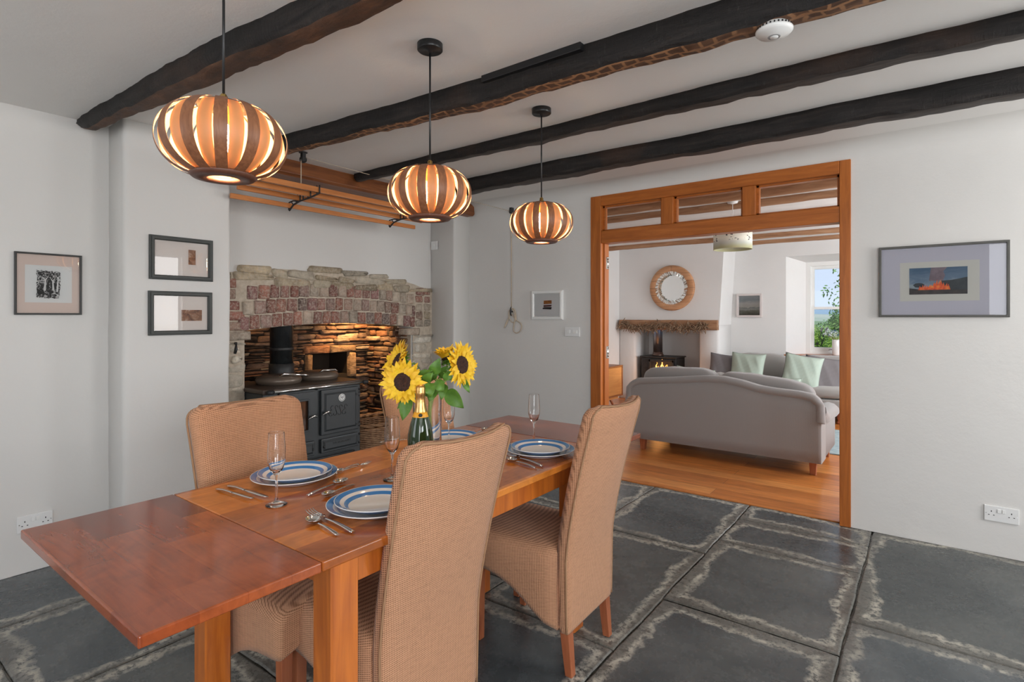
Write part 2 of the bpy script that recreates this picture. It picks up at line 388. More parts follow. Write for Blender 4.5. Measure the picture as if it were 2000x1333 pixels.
def dup(root, loc=None, rz=None, label=None):
    def cp(o, par):
        c = o.copy(); C.objects.link(c); c.parent = par
        for ch in kids.get(o.name, []): cp(ch, c)
        return c
    kids = {}
    for o in bpy.data.objects:
        if o.parent: kids.setdefault(o.parent.name, []).append(o)
    r = cp(root, None)
    if loc is not None: r.location = loc
    if rz is not None: r.rotation_euler = (0, 0, rz)
    if label: r['label'] = label
    return r
def part(mb, name, mats, root, world=True, **kw):
    # vertices given in world coordinates are moved into the root's frame (roots built in world have no rotation)
    return mb.build(name, mats, root, loc=root.location if world else None, **kw)
def wob(x, s=1, seed=0): return (math.sin(x * 3.1 * s + seed) + .6 * math.sin(x * 7.3 * s + seed * 2.1) + .4 * math.sin(x * 17 * s + seed * 3.7)) / 2


# ------------------------------------------------------------------ floor of slate flagstones
CEIL = 2.41
def slabs():
    # rectangles in plan, read from the joints of the real floor
    R = []
    def col(x0, x1, ys):
        for a, b in zip(ys, ys[1:]): R.append((x0, x1, a, b))
    col(-1.0, -.275, [-1.7, -.55, .45, 1.45, 2.495, 3.348, 3.778, 4.1])
    col(-.275, .56, [-1.7, -.6, .7, 1.75, 2.8, 4.05])
    col(.56, 1.35, [-1.7, -.3, .9, 2.1, 3.2, 4.05])
    col(1.35, 2.2, [-1.7, .1, 1.5, 2.6, 4.05])
    col(-1.7, -1.0, [-1.7, -.5, .3, 1.18, 1.995, 3.12, 4.1])
    col(-2.46, -1.7, [-1.7, -.7, .25, 1.09, 2.2, 3.3, 4.1])
    col(-3.16, -2.46, [-1.7, -.4, .5, 1.6, 2.7, 3.5, 4.05])
    col(-3.95, -3.16, [-1.7, -.2, .95, 2.1, 3.0, 4.05])
    verts = []; faces = []; ed = []; tn = []
    for (x0, x1, y0, y1) in R:
        g = .0035; x0 += g; x1 -= g; y0 += g; y1 -= g
        rnd = random.Random(int((x0 * 31 + y0 * 17) * 1000)); t = .8 + rnd.random() * .45; hue = rnd.random() * .12
        tone = (t * (1 - hue * .3), t, t * (1 + hue)); tz = rnd.uniform(-.002, .002)
        nx = max(8, int((x1 - x0) / .04)); ny = max(8, int((y1 - y0) / .04))
        us = [0, .004, .009] + [.009 + (x1 - x0 - .018) * i / nx for i in range(1, nx)] + [x1 - x0 - .009, x1 - x0 - .004, x1 - x0]
        vs2 = [0, .004, .009] + [.009 + (y1 - y0 - .018) * i / ny for i in range(1, ny)] + [y1 - y0 - .009, y1 - y0 - .004, y1 - y0]
        o = len(verts); W_ = len(us)
        for j, vv in enumerate(vs2):
            for i, u in enumerate(us):
                x = x0 + u; y = y0 + vv
                e = min(u, x1 - x0 - u, vv, y1 - y0 - vv)
                z = .0015 * wob(x, 2, y * 5) + .0012 * wob(y, 3, x * 4) + tz
                if e < .001: z -= .005
                jx = .004 * wob(y, 3, x0) if (i < 3 or i > W_ - 4) else 0; jy = .004 * wob(x, 3, y0) if (j < 3 or j > len(vs2) - 4) else 0
                verts.append((x + jx, y + jy, z)); ed.append(e); tn.append(tone)
        for j in range(len(vs2) - 1):
            for i in range(W_ - 1):
                a = o + j * W_ + i; faces.append((a, a + 1, a + W_ + 1, a + W_))
    # bed of dark joint beneath
    o = len(verts)
    for p in [(-4.6, -1.8, -.012), (2.3, -1.8, -.012), (2.3, 4.1, -.012), (-4.6, 4.1, -.012)]: verts.append(p); ed.append(0); tn.append((.5, .45, .4))
    faces.append((o, o + 1, o + 2, o + 3))
    me = bpy.data.meshes.new('floor'); me.from_pydata(verts, [], faces); me.materials.append(M['slate'])
    a = me.attributes.new('edge', 'FLOAT', 'POINT'); a.data.foreach_set('value', ed)
    c = me.attributes.new('tone', 'FLOAT_COLOR', 'POINT'); c.data.foreach_set('color', [x for t in tn for x in (t[0], t[1], t[2], 1)])
    me.polygons.foreach_set('use_smooth', [True] * len(me.polygons)); me.update()
    ob = bpy.data.objects.new('floor', me); C.objects.link(ob); struct(ob)
slabs()
b = MB(); b.box(-4.2, 1.4, 4.1, 9.4, -.05, .004)
struct(b.build('floor_living', M['floorwood']))
b = MB(); b.box(-4.7, 2.4, -1.9, 4.17, CEIL, CEIL + .1); struct(b.build('ceiling', M['ceil']))
b = MB(); b.box(-4.2, 1.4, 4.17, 9.4, CEIL, CEIL + .1); struct(b.build('ceiling_living', M['wall_lr']))

# ------------------------------------------------------------------ dining room walls
def wallpts(z0, z1): return z0, z1
XA, XB, XR = -3.73, -3.5, -3.9
b = MB(); b.box(XA - .12, XA, -1.8, 1.2, 0, CEIL); struct(b.build('wall_left', M['wall']))
# projecting pier with the two framed photographs; its corners are hand plastered and soft
def soft_pier(name, poly, z0=0, z1=CEIL, r=.03, mat=None):
    b = MB(); n = len(poly); pts = []
    for i, (p, rd) in enumerate(poly):
        p = Vector(p); q0 = Vector(poly[i - 1][0]); q1 = Vector(poly[(i + 1) % n][0])
        if rd == 0: pts.append((p.x, p.y)); continue
        d0 = (q0 - p).normalized(); d1 = (q1 - p).normalized()
        for k in range(6):
            t = k / 5; a = p + d0 * rd * (1 - t); c = p + d1 * rd * t
            w_ = a * (1 - t) + c * t; pts.append((w_.x, w_.y))
    rings = []
    for k in range(25):
        z = z0 + (z1 - z0) * k / 24
        rings.append([(x + .004 * wob(z, 1.3, y), y + .005 * wob(z, 1.1, x * 3), z) for x, y in pts])
    b.loft(rings); return struct(b.build(name, mat or M['wall']))
soft_pier('wall_pier_left', [((XA - .1, 1.114), 0), ((XB, 1.114), .03), ((XB, 1.69), .02), ((XR - .12, 1.69), 0)])
soft_pier('wall_pier_right', [((XR - .12, 3.83), 0), ((-3.59, 3.83), .02), ((-3.59, 4.12), 0), ((XR - .12, 4.12), 0)])

# the chimney wall: white plaster above, exposed stone arch below (opening 1.98 .. 3.55)
def ztop(u):   # top of the exposed masonry
    P = [(1.6, 1.64), (1.883, 1.655), (2.1, 1.69), (2.48, 1.70), (3.08, 1.705), (3.4, 1.67), (3.65, 1.63), (3.82, 1.59), (3.9, 1.58)]
    for (a, za), (c, zc) in zip(P, P[1:]):
        if a <= u <= c: return za + (zc - za) * (u - a) / (c - a)
    return P[-1][1]
def zopen(u):  # intrados of the flat arch
    t = (u - 2.77) / .8; return 1.272 - .045 * t * t
b = MB()
xb = XR - .22
b.box(xb, XR, 1.69, 1.97, 0, 1.22); b.box(xb, XR, 3.575, 3.83, 0, 1.22)
b.box(xb, XR, 1.69, 3.83, 1.275, CEIL); b.box(xb, XR, 1.69, 1.975, 1.22, 1.275); b.box(xb, XR, 3.575, 3.83, 1.22, 1.275)
struct(b.build('wall_chimney', M['wall']))

fn = lambda u, v, d: (XR + d, u, v)
rs = random.Random(11)
def block(b, fn, u0, u1, v0, v1, d0, d1, rnd, gap=.006, round_=.012, skew=.006, ang=True):
    u0 += gap; u1 -= gap; v0 += gap; v1 -= gap
    if u1 - u0 < .01 or v1 - v0 < .008: return
    cu, cv = (u0 + u1) / 2, (v0 + v1) / 2; hu, hv = (u1 - u0) / 2, (v1 - v0) / 2
    n = 12; rr = min(round_, hu * .8, hv * .8)
    base = []
    k4 = [(1, 1), (-1, 1), (-1, -1), (1, -1)]
    for ci, (sx, sy) in enumerate(k4):
        jx, jy = rnd.uniform(-skew, skew), rnd.uniform(-skew, skew)
        for q in range(3):
            t = PI / 2 * (ci + q / 2)
            base.append((cu + sx * (hu - rr) + rr * math.cos(t) + jx, cv + sy * (hv - rr) + rr * math.sin(t) + jy))
    def ring(s, d, j=0): return [fn(cu + (u - cu) * s, cv + (v - cv) * s, d + rnd.uniform(-j, j)) for u, v in base]
    s1 = 1 - min(.35, .008 / max(.01, min(hu, hv)))
    rings = [ring(1, d0), ring(1, d1 - .008), ring(s1, d1, .003)]
    b.loft(rings, cap=False)
    cen = fn(cu + rnd.uniform(-hu, hu) * .3, cv, d1 + rnd.uniform(-.004, .006)); m = rings[-1]
    b.add(list(m) + [cen], [(i, (i + 1) % n, n) for i in range(n)])
def tone(rnd, pal):
    c = rnd.choice(pal); k = rnd.uniform(.75, 1.2); return tuple(x * k for x in c)
BR = [(.30, .13, .10), (.25, .11, .09), (.38, .17, .125), (.34, .22, .17), (.42, .32, .25), (.22, .15, .13), (.46, .38, .3), (.30, .19, .16), (.27, .13, .12), (.33, .16, .13)]
ST = [(.40, .34, .25), (.48, .42, .33), (.34, .27, .18), (.5, .4, .27), (.28, .25, .2), (.44, .36, .25)]
PALE = [(.62, .56, .46), (.55, .49, .4), (.48, .42, .34), (.68, .63, .54)]
# mortar bed following the outline
b = MB()
N = 60; us = [1.69 + (3.83 - 1.69) * i / N for i in range(N + 1)]
top = [(u, ztop(u) - .012 + .01 * wob(u, 3)) for u in us]
low = [(u, zopen(u)) for u in us if 1.985 <= u <= 3.56]
poly = [(1.69, 0), (1.985, 0), (1.985, 1.22)] + low + [(3.56, 1.22), (3.56, 0), (3.83, 0)] + list(reversed(top))
for i in range(len(us) - 1):
    a, c = us[i], us[i + 1]; za = 0 if (c <= 1.99 or a >= 3.555) else zopen(a) ; zc = 0 if (c <= 1.99 or a >= 3.555) else zopen(c)
    b.add([fn(a, za, .0), fn(c, zc, .0), fn(c, top[i + 1][1], .0), fn(a, top[i][1], .0), fn(a, za, .014), fn(c, zc, .014), fn(c, top[i + 1][1], .014), fn(a, top[i][1], .014)],
          [(4, 5, 6, 7), (3, 2, 6, 7), (0, 1, 5, 4)], 0, False)
b.box(XR - .22, XR - .002, 1.972, 1.978, 0, 1.22); b.box(XR - .22, XR - .002, 3.565, 3.572, 0, 1.22)
b.add([(XR - .24, u, zopen(u)) for u in us if 1.98 <= u <= 3.57] + [(XR + .01, u, zopen(u)) for u in us if 1.98 <= u <= 3.57],
      [(i, i + 1, i + 1 + len([1 for u in us if 1.98 <= u <= 3.57]), i + len([1 for u in us if 1.98 <= u <= 3.57])) for i in range(len([1 for u in us if 1.98 <= u <= 3.57]) - 1)], 0, False)
arch = b
struct(b.build('wall_chimney_mortar', M['mortar']))
b = MB()
# three courses of bricks on end
for r in range(3):
    u = 1.905 + [.02, .05, .085][r]
    uend = [3.60, 3.61, 3.59][r]
    while u < uend - .03:
        w_ = rs.uniform(.074, .094); v0 = zopen(u + w_ / 2) + r * .108 - (.004 if r else .002); b.cur = tone(rs, BR)
        block(b, fn, u, min(u + w_, uend), v0, v0 + .106 + rs.uniform(-.004, .004), -.12, .028 + rs.uniform(-.004, .006), rs, .0045, .008, .003); u += w_
# brick quoins at each end of the courses
for (ua, ubl) in ((1.69, [1.925, 1.95, 1.98, 1.985]), (3.61, [3.815] * 4)):
    v = 1.225
    for k in range(5):
        hh = rs.uniform(.068, .082)
        if v > 1.56: break
        if ua < 2:
            ub = ubl[min(3, max(0, 3 - k))] - rs.uniform(0, .012)
            b.cur = tone(rs, BR[:4] + [(.45, .38, .28)]); block(b, fn, 1.70, ub, v, v + hh, -.05, .028, rs, .005, .008, .003)
        else:
            b.cur = tone(rs, BR); block(b, fn, ua, ua + .1 + rs.uniform(-.02, .02), v, v + hh, -.05, .03, rs, .005)
            b.cur = tone(rs, BR + ST); block(b, fn, ua + .11, 3.81, v, v + hh, -.05, .026, rs, .005)
        v += hh
# rubble above the bricks
for row in range(3):
    u = 1.70
    while u < 3.80:
        w_ = rs.uniform(.13, .34); z0 = 1.555 + row * .055 + (.03 if u < 1.95 else 0) + .006 * wob(u, 2); zt = ztop(u + w_ / 2) + .012 * wob(u * 3, 2)
        hh = rs.uniform(.045, .07)
        if z0 + hh * .55 < zt:
            b.cur = tone(rs, ST); block(b, fn, u, min(u + w_, 3.82), z0, min(z0 + hh, zt + .012), -.03, .03 + rs.uniform(-.008, .012), rs, .004, .02, .012)
        u += w_
# springers and pale rubble piers
b.cur = (.42, .34, .27); block(b, fn, 1.72, 2.02, 1.155, 1.222, -.1, .034, rs, .004, .006)
b.cur = (.45, .36, .28); block(b, fn, 3.50, 3.66, 1.15, 1.218, -.1, .034, rs, .004, .006)
for (ua, ub, side) in ((1.70, 1.985, 1), (3.56, 3.825, -1)):
    z = .0
    while z < 1.15:
        hh = rs.uniform(.05, .1); 
        if z + hh > 1.15: hh = 1.152 - z
        u = ua
        while u < ub - .02:
            w_ = rs.uniform(.1, .26); e = min(u + w_, ub)
            if ub - e < .06: e = ub
            rag = rs.uniform(-.035, .012) if (side == 1 and e == ub) else 0
            lft = rs.uniform(-.012, .03) if (side == -1 and u == ua) else 0
            b.cur = tone(rs, PALE); block(b, fn, u + lft, e + rag, z, z + hh, -.1, .022 + rs.uniform(-.01, .018), rs, .004, .022, .012)
            u = e
        z += hh
struct(b.build('wall_chimney_stone', M['brick']))

# hearth recess behind the arch, rough dark rubble lit by a concealed lamp
HX = -4.53; HYR = 3.56; HYL = 1.96
HT = [(.22, .12, .075), (.32, .18, .11), (.13, .075, .05), (.42, .27, .17), (.27, .17, .12), (.09, .06, .045), (.34, .16, .09), (.5, .36, .24)]
def rubble(b, fn, ua, ub, za, zb, holes=(), hmin=.018, hmax=.07, wmin=.06, wmax=.26, prot=.045, pal=HT):
    z = za
    while z < zb:
        hh = rs.choice([rs.uniform(hmin, .034), rs.uniform(hmin, .034), rs.uniform(.04, hmax)]); u = ua - rs.uniform(0, .1)
        while u < ub:
            w_ = rs.uniform(wmin, wmax) * (1 if hh > .04 else 1.2); u1 = u + w_
            a, c = max(u, ua), min(u1, ub); zz = z + .006 * wob(u, 3, z)
            ok = not any(a < h[1] and c > h[0] and zz < h[3] and zz + hh > h[2] for h in holes)
            if ok and c - a > .02:
                b.cur = tone(rs, pal); block(b, fn, a, c, zz, zz + hh * rs.uniform(.88, 1.02), -.05, rs.uniform(.002, prot), rs, .004, .014, .008)
            elif not ok:
                for h in holes:
                    for (s, e) in ((a, min(c, h[0])), (max(a, h[1]), c)):
                        if e - s > .03 and (a < h[1] and c > h[0]): b.cur = tone(rs, pal); block(b, fn, s, e, zz, zz + hh * .95, -.05, rs.uniform(.002, prot), rs, .004, .012)
            u = u1
        z += hh
NI = (2.917, 3.319, .77, .965)
fb = lambda u, v, d: (HX + d, u, v)
fr_ = lambda u, v, d: (HX + u, HYR - d - .03 * (u / .6) * 0, v)
fl_ = lambda u, v, d: (HX + u, HYL + d, v)
b = MB(); rubble(b, fb, HYL - .1, HYR + .05, .0, 1.9, [(2.84, 3.40, .74, 1.03)])
# jambs and head of the niche
for (a, c, z0, z1, t) in ((2.865, 2.917, .74, .985, (.36, .2, .1)), (3.319, 3.395, .74, .975, (.5, .3, .16)), (2.84, 3.1, .985, 1.055, (.36, .16, .08)), (3.1, 3.4, .98, 1.05, (.4, .24, .13))):
    b.cur = t; block(b, fb, a, c, z0, z1, -.1, .04, rs, .003, .008)
for fx in (fr_, fl_): rubble(b, fx, -.02, .59, .0, 1.2); rubble(b, fx, -.02, .39, 1.2, 1.9)
struct(b.build('wall_hearth_stone', M['hearth']))
b = MB()
b.box(HX - .3, HX - .012, HYL - .3, NI[0], 0, 2.0); b.box(HX - .3, HX - .012, NI[1], HYR + .3, 0, 2.0)
b.box(HX - .3, HX - .012, NI[0], NI[1], 0, NI[2]); b.box(HX - .3, HX - .012, NI[0], NI[1], NI[3] + .02, 2.0)
b.box(HX - .36, HX - .3, HYL, HYR, .5, 1.3)
b.box(HX - .1, XR - .2, HYR + .012, HYR + .1, 0, 2.0); b.box(HX - .1, XR - .2, HYL - .1, HYL - .012, 0, 2.0)
b.box(HX - .1, XR - .2, HYL - .1, HYR + .1, 1.95, 2.0)
struct(b.build('wall_hearth', M['darkmortar']))
b = MB(); b.box(HX, XR + .3, HYL, HYR, -.02, .012); struct(b.build('floor_hearth', M['slate']))
def spot(name, loc, tgt, power, col, ang=110, r=.02):
    l = bpy.data.lights.new(name, 'SPOT'); l.energy = power; l.color = col; l.spot_size = math.radians(ang); l.spot_blend = .8; l.shadow_soft_size = r
    o = bpy.data.objects.new(name, l); C.objects.link(o); o.location = loc
    o.rotation_euler = (Vector(tgt) - Vector(loc)).to_track_quat('-Z', 'Y').to_euler()
spot('hearth_downlight', (-4.24, 3.24, 1.42), (-4.52, 3.38, .85), 30, (1, .62, .26), 140)
spot('hearth_downlight_left', (-4.22, 2.25, 1.5), (-4.45, 2.5, .6), 4, (1, .62, .28), 140)

# door wall with the wide framed opening into the living room
DX0, DX1, DZ = -2.238, -.39, 2.318
b = MB(); b.box(-4.1, DX0, 4.05, 4.17, 0, CEIL); b.box(DX1, 2.3, 4.05, 4.17, 0, CEIL); b.box(DX0, DX1, 4.05, 4.17, DZ, CEIL)
struct(b.build('wall_door_side', M['wall']))
# soft cove where the door wall meets the ceiling
b = MB(); cv = []
for k in range(9):
    t = PI / 2 * k / 8; cv.append((4.05 - .10 * (1 - math.sin(t)), CEIL - .10 * (1 - math.cos(t))))
b.grid([[(x, y, z) for y, z in [(3.90, CEIL - .0005)] + cv + [(4.0495, CEIL - .16)]] for x in (-3.6, 2.2)]); struct(b.build('trim_cove', M['wall']))

# walls out of sight: right and behind, with their window openings
def wallwin(name, fnc, u0, u1, wins, mat):
    b = MB(); us_ = [u0]
    def bx(a, c, z0, z1):
        p = [fnc(x, z, d) for x in (a, c) for z in (z0, z1) for d in (0, .14)]
        xs = [q[0] for q in p]; ys = [q[1] for q in p]; b.box(min(xs), max(xs), min(ys), max(ys), z0, z1)
    cur = u0
    for (a, c, z0, z1) in wins:
        bx(cur, a, 0, CEIL); bx(a, c, 0, z0); bx(a, c, z1, CEIL); cur = c
    bx(cur, u1, 0, CEIL); return struct(b.build(name, mat))
wallwin('wall_right', lambda u, z, d: (2.2 + d, u, z), -1.8, 4.05, [(-.85, .45, .9, 2.2), (2.55, 3.7, .9, 2.25)], M['wall'])
wallwin('wall_back', lambda u, z, d: (u, -1.7 - d, z), -3.85, 2.3, [(-2.95, -1.65, .85, 2.15), (.65, 1.95, .3, 2.3)], M['wall'])

# ------------------------------------------------------------------ beams
def beam(name, x0, x1, yn, yf, drop, label, under, seed=0, taper=None, joint=None, wobs=.008, pin=1):
    b = MB(); n = int((x1 - x0) / .05); rings = []
    for i in range(n + 1):
        x = x0 + (x1 - x0) * i / n; t = 1
        if taper: t = min(1, (x - x0) / taper + .45)
        a = yn(x) if callable(yn) else yn; c = yf(x) if callable(yf) else yf; d = (drop(x) if callable(drop) else drop) * t
        rd = random.Random(int(x * 997 + seed * 31))
        w1 = wobs * wob(x, 1.4, seed); w2 = wobs * wob(x, 1.1, seed + 5); w3 = wobs * .9 * wob(x, 1.8, seed + 9); j = lambda: rd.uniform(-.003, .003)
        m = (c - a); zc = CEIL - d - w3
        P = [(a + w1 + .004 + j(), CEIL + .02), (a + w1 + j(), CEIL - d * .3), (a + w1 - .003 + j(), CEIL - d * .65), (a + w1 + .004 + j(), zc + .012),
             (a + w1 + .014 + j(), zc + j()), (a + m * .4, zc - .003 + j()), (a + m * .7, zc + j()), (c + w2 - .012 + j(), zc + .002 + j()), (c + w2 + j(), zc + .014), (c + w2 + j(), CEIL - d * .5), (c + w2, CEIL + .02)]
        rings.append([(x, y, z) for y, z in P])
    nn = len(rings[0]); v = [p for r in rings for p in r]
    o0 = len(b.v); b.v += v
    for i in range(len(rings) - 1):
        for k in range(nn):
            k2 = (k + 1) % nn; b.f.append((i * nn + k, i * nn + k2, (i + 1) * nn + k2, (i + 1) * nn + k)); b.m.append(1 if 3 < k < 7 else 0); b.sm.append(k not in (3, 7)); b.tint.append(None)
    b.add(list(rings[0]), [tuple(reversed(range(nn)))], 0, False); b.add(list(rings[-1]), [tuple(range(nn))], 0, False)
    o = b.build(name, [M['beam'], under])
    return tag(o, label, 'beam', 'dark ceiling beams of the dining room')
def lerp(P):
    def f(x):
        if x <= P[0][0]: return P[0][1]
        for (a, va), (c, vc) in zip(P, P[1:]):
            if x <= c: return va + (vc - va) * (x - a) / (c - a)
        return P[-1][1]
    return f
beam('ceiling_beam', -3.73, 2.2, lerp([(-3.7, .965), (-3.0, .975), (-2.6, .98), (-2.2, 1.01), (-1.7, 1.055), (-1, 1.06)]), lerp([(-3.7, 1.02), (-2.9, 1.08), (-2.3, 1.13), (-1.7, 1.165), (-1, 1.17)]), lerp([(-3.7, .075), (-2.6, .085), (-1.7, .095)]),
     'nearest blackened oak ceiling beam, running over the first pendant into the left wall', M['beam_under'], 1, taper=.25)
beam('ceiling_beam', -3.45, 2.2, lerp([(-3.4, 1.76), (-2.9, 1.8), (-2.2, 1.865), (-1.6, 1.895), (-.6, 1.93)]), lerp([(-3.4, 1.84), (-2.9, 1.89), (-2.2, 1.965), (-1.6, 2.005), (-.4, 2.045)]), lerp([(-3.4, .085), (-2.5, .095), (-1.5, .105), (0, .115)]),
     'thick dark ceiling beam with brown hewn underside carrying the smoke alarm', M['beam_hewn'], 2)
beam('ceiling_beam', -3.47, 2.2, lerp([(-3.4, 2.6), (-1.6, 2.61), (-.4, 2.6), (.4, 2.64)]), lerp([(-3.4, 2.67), (-1.6, 2.7), (.4, 2.72)]), lerp([(-3.5, .055), (-1, .068), (.4, .075)]),
     'thin dark ceiling beam, third from the camera, ending at the brown lintel', M['beam_grey'], 3, wobs=.006)
beam('ceiling_beam', -3.5, 2.2, lerp([(-3.4, 3.25), (-2, 3.2), (-1.2, 3.24), (-.4, 3.215), (.4, 3.23)]), lerp([(-3.4, 3.35), (-1.3, 3.345), (.4, 3.35)]), lerp([(-3.4, .1), (-1, .105), (.4, .108)]),
     'dark ceiling beam nearest the wall with the wide door opening', M['beam_grey'], 4)
# strip of black batten nailed along the second beam
b = MB(); p0 = onz(940, 152, CEIL - .01); p1 = onz(1139, 90, CEIL - .01)
b.box(p0.x, p1.x, 1.884, 1.925, CEIL - .03, CEIL); o = b.build('batten', M['black'], bevel=.002); tag(o, 'black batten fixed along the top edge of the thick beam', 'batten')

# lintel over the recess
b = MB(); rings = []
for i in range(50):
    y = 1.62 + (4.02 - 1.62) * i / 49; w1 = .006 * wob(y, 1.2, 3)
    rings.append([(-3.5 + w1, y, CEIL + .01), (-3.495 + w1, y, CEIL - .05), (-3.49 + w1, y, 2.315), (-3.51 + w1, y, 2.3 + w1 * .4), (-3.66, y, 2.296), (-3.82, y, 2.292), (-3.84, y, 2.31), (-3.84, y, CEIL + .01)])
b.loft(rings, smooth=False); o = b.build('lintel_beam', M['lintel'], bevel=.004)
tag(o, 'brown stained timber lintel spanning the range recess under the ceiling', 'beam')

# ------------------------------------------------------------------ door frame with transom lights
root = bpy.data.objects.new('door_1', None); C.objects.link(root); root.location = (DX0, 4.05, 0); struct(root)
def pb(name, mat, x0, x1, y0, y1, z0, z1, bev=.004, par=None):
    b = MB(); b.box(x0, x1, y0, y1, z0, z1); return part(b, name, mat, par or root, bevel=bev)
pb('door_jamb', M['pine_z'], DX0, -2.143, 4.035, 4.15, 0, DZ)
pb('door_jamb', M['pine_z'], -.452, DX1, 4.035, 4.15, 0, DZ)
pb('door_head', M['pine_x'], -2.143, -.452, 4.035, 4.15, 2.235, DZ)
pb('transom_rail', M['pine_x'], -2.143, -.452, 4.04, 4.145, 1.928, 2.03)
for (a, c) in ((-1.605, -1.53), (-.985, -.91)):
    pass
mA0, mA1 = ony(1292, 400, 4.05).x, ony(1315, 400, 4.05).x; mB0, mB1 = ony(1450, 380, 4.05).x, ony(1476, 380, 4.05).x
pb('mullion', M['pine_z'], mA0, mA1, 4.04, 4.145, 2.03, 2.235); pb('mullion', M['pine_z'], mB0, mB1, 4.04, 4.145, 2.03, 2.235)
for a, c in ((-2.143, mA0), (mA1, mB0), (mB1, -.452)):
    b = MB()
    for (x0, x1, z0, z1) in ((a, a + .016, 2.03, 2.235), (c - .016, c, 2.03, 2.235), (a, c, 2.03, 2.042), (a, c, 2.222, 2.235)): b.box(x0, x1, 4.075, 4.12, z0, z1)
    part(b, 'glazing_bead', M['pine_x'], root)
    b = MB(); b.box(a + .014, c - .014, 4.095, 4.099, 2.04, 2.224); part(b, 'glass_pane', M['pane'], root)
# stop bead and edge of the folded-back leaf on the left
pb('door_stop', M['pine_z'], -2.143, -2.128, 4.08, 4.15, 0, 1.928, .002)
for z in (1.72, .98, .25):
    b = MB(); b.tube([(-2.127, 4.13, z), (-2.127, 4.13, z + .1)], .007, 10)
    for k in range(5): b.lathe([(.0085, 0), (.0085, .004)], (-2.127, 4.13, z + k * .024), 10)
    b.box(-2.1285, -2.1255, 4.10, 4.128, z, z + .1); part(b, 'hinge', M['steel'], root)

# ------------------------------------------------------------------ living room shell
YW, YB = 8.8, 8.2
XL = -4.02
b = MB(); b.box(XL - .12, XL, 4.17, 8.95, 0, CEIL); struct(b.build('wall_living_left', M['wall_lr']))
wallwin('wall_living_right', lambda u, z, d: (1.15 + d, u, z), 4.17, 9.0, [(4.4, 5.6, .8, 2.2), (6.2, 7.8, .8, 2.2)], M['wall_lr'])
# far wall with a splayed window recess
WX0, WX1, WXI0, WXI1 = -1.658, .25, -1.44, .03
b = MB()
b.box(-2.5, WX0, YW, YW + .32, 0, CEIL); b.box(WX1, 1.2, YW, YW + .32, 0, CEIL); b.box(WX0, WX1, YW, YW + .32, 0, .76); b.box(WX0, WX1, YW, YW + .32, 2.2, CEIL)
b.add([(WX0, YW, .76), (WXI0, YW + .3, .76), (WXI0, YW + .3, 2.2), (WX0, YW, 2.2), (WX0, YW + .32, .76), (WX0, YW + .32, 2.2)], [(0, 1, 2, 3), (0, 4, 1), (3, 2, 5), (1, 4, 5, 2)], 0, False)
b.add([(WX1, YW, .76), (WXI1, YW + .3, .76), (WXI1, YW + .3, 2.2), (WX1, YW, 2.2), (WX1, YW + .32, .76), (WX1, YW + .32, 2.2)], [(0, 1, 2, 3), (0, 4, 1), (3, 2, 5), (1, 4, 5, 2)], 0, False)
b.add([(WX0, YW, 2.2), (WX1, YW, 2.2), (WX1, YW + .3, 2.12), (WX0, YW + .3, 2.12), (WX0, YW + .3, 2.2), (WX1, YW + .3, 2.2)], [(0, 1, 2, 3), (2, 3, 4, 5)], 0, False)
struct(b.build('wall_living_far', M['wall_lr']))
# chimney breast with arched niche
b = MB()
BX0, BX1 = XL, -2.43
ox0, ox1 = -3.74, -2.72
def soft(x0, x1, lean0=0, lean1=0, z0=0, z1=CEIL):
    rings = []
    for k in range(13):
        z = z0 + (z1 - z0) * k / 12; l0 = lean0 * (z / CEIL); l1 = lean1 * (z / CEIL)
        rings.append([(x0 + l0, YB + .03, z), (x0 + l0 + .03, YB, z), (x1 + l1 - .04, YB, z), (x1 + l1 - .012, YB + .015, z), (x1 + l1, YB + .05, z), (x1 + l1, YW + .1, z), (x0 + l0, YW + .1, z)])
    b.loft(rings)
rings = []
soft(ox1, BX1, 0, .0, 0, 1.2)
b2 = b; b = MB(); soft(BX0 - .01, ox0, 0, 0, 0, 1.2); b2.v, b2.f, b2.m, b2.sm, b2.tint = b2.v, b2.f, b2.m, b2.sm, b2.tint
o = len(b2.v); b2.v += b.v
for f, m_, sm_, t in zip(b.f, b.m, b.sm, b.tint): b2.f.append(tuple(i + o for i in f)); b2.m.append(m_); b2.sm.append(sm_); b2.tint.append(t)
b = b2
rr = [[(BX0, YB, 1.2 + (CEIL - 1.2) * k / 6), (BX1 + .012 * k, YB, 1.2 + (CEIL - 1.2) * k / 6), (BX1 + .012 * k, YW + .1, 1.2 + (CEIL - 1.2) * k / 6), (BX0, YW + .1, 1.2 + (CEIL - 1.2) * k / 6)] for k in range(7)]
b.loft(rr, smooth=False)
b.box(ox0 - .05, ox1 + .05, YW - .05, YW + .1, 0, 1.22)
struct(b.build('wall_chimney_breast', M['wall_lr']))
b = MB(); b.box(ox0 - .02, ox1 + .02, YB - .25, YW - .05, .004, .045); struct(b.build('floor_hearth_living', M['slate']))
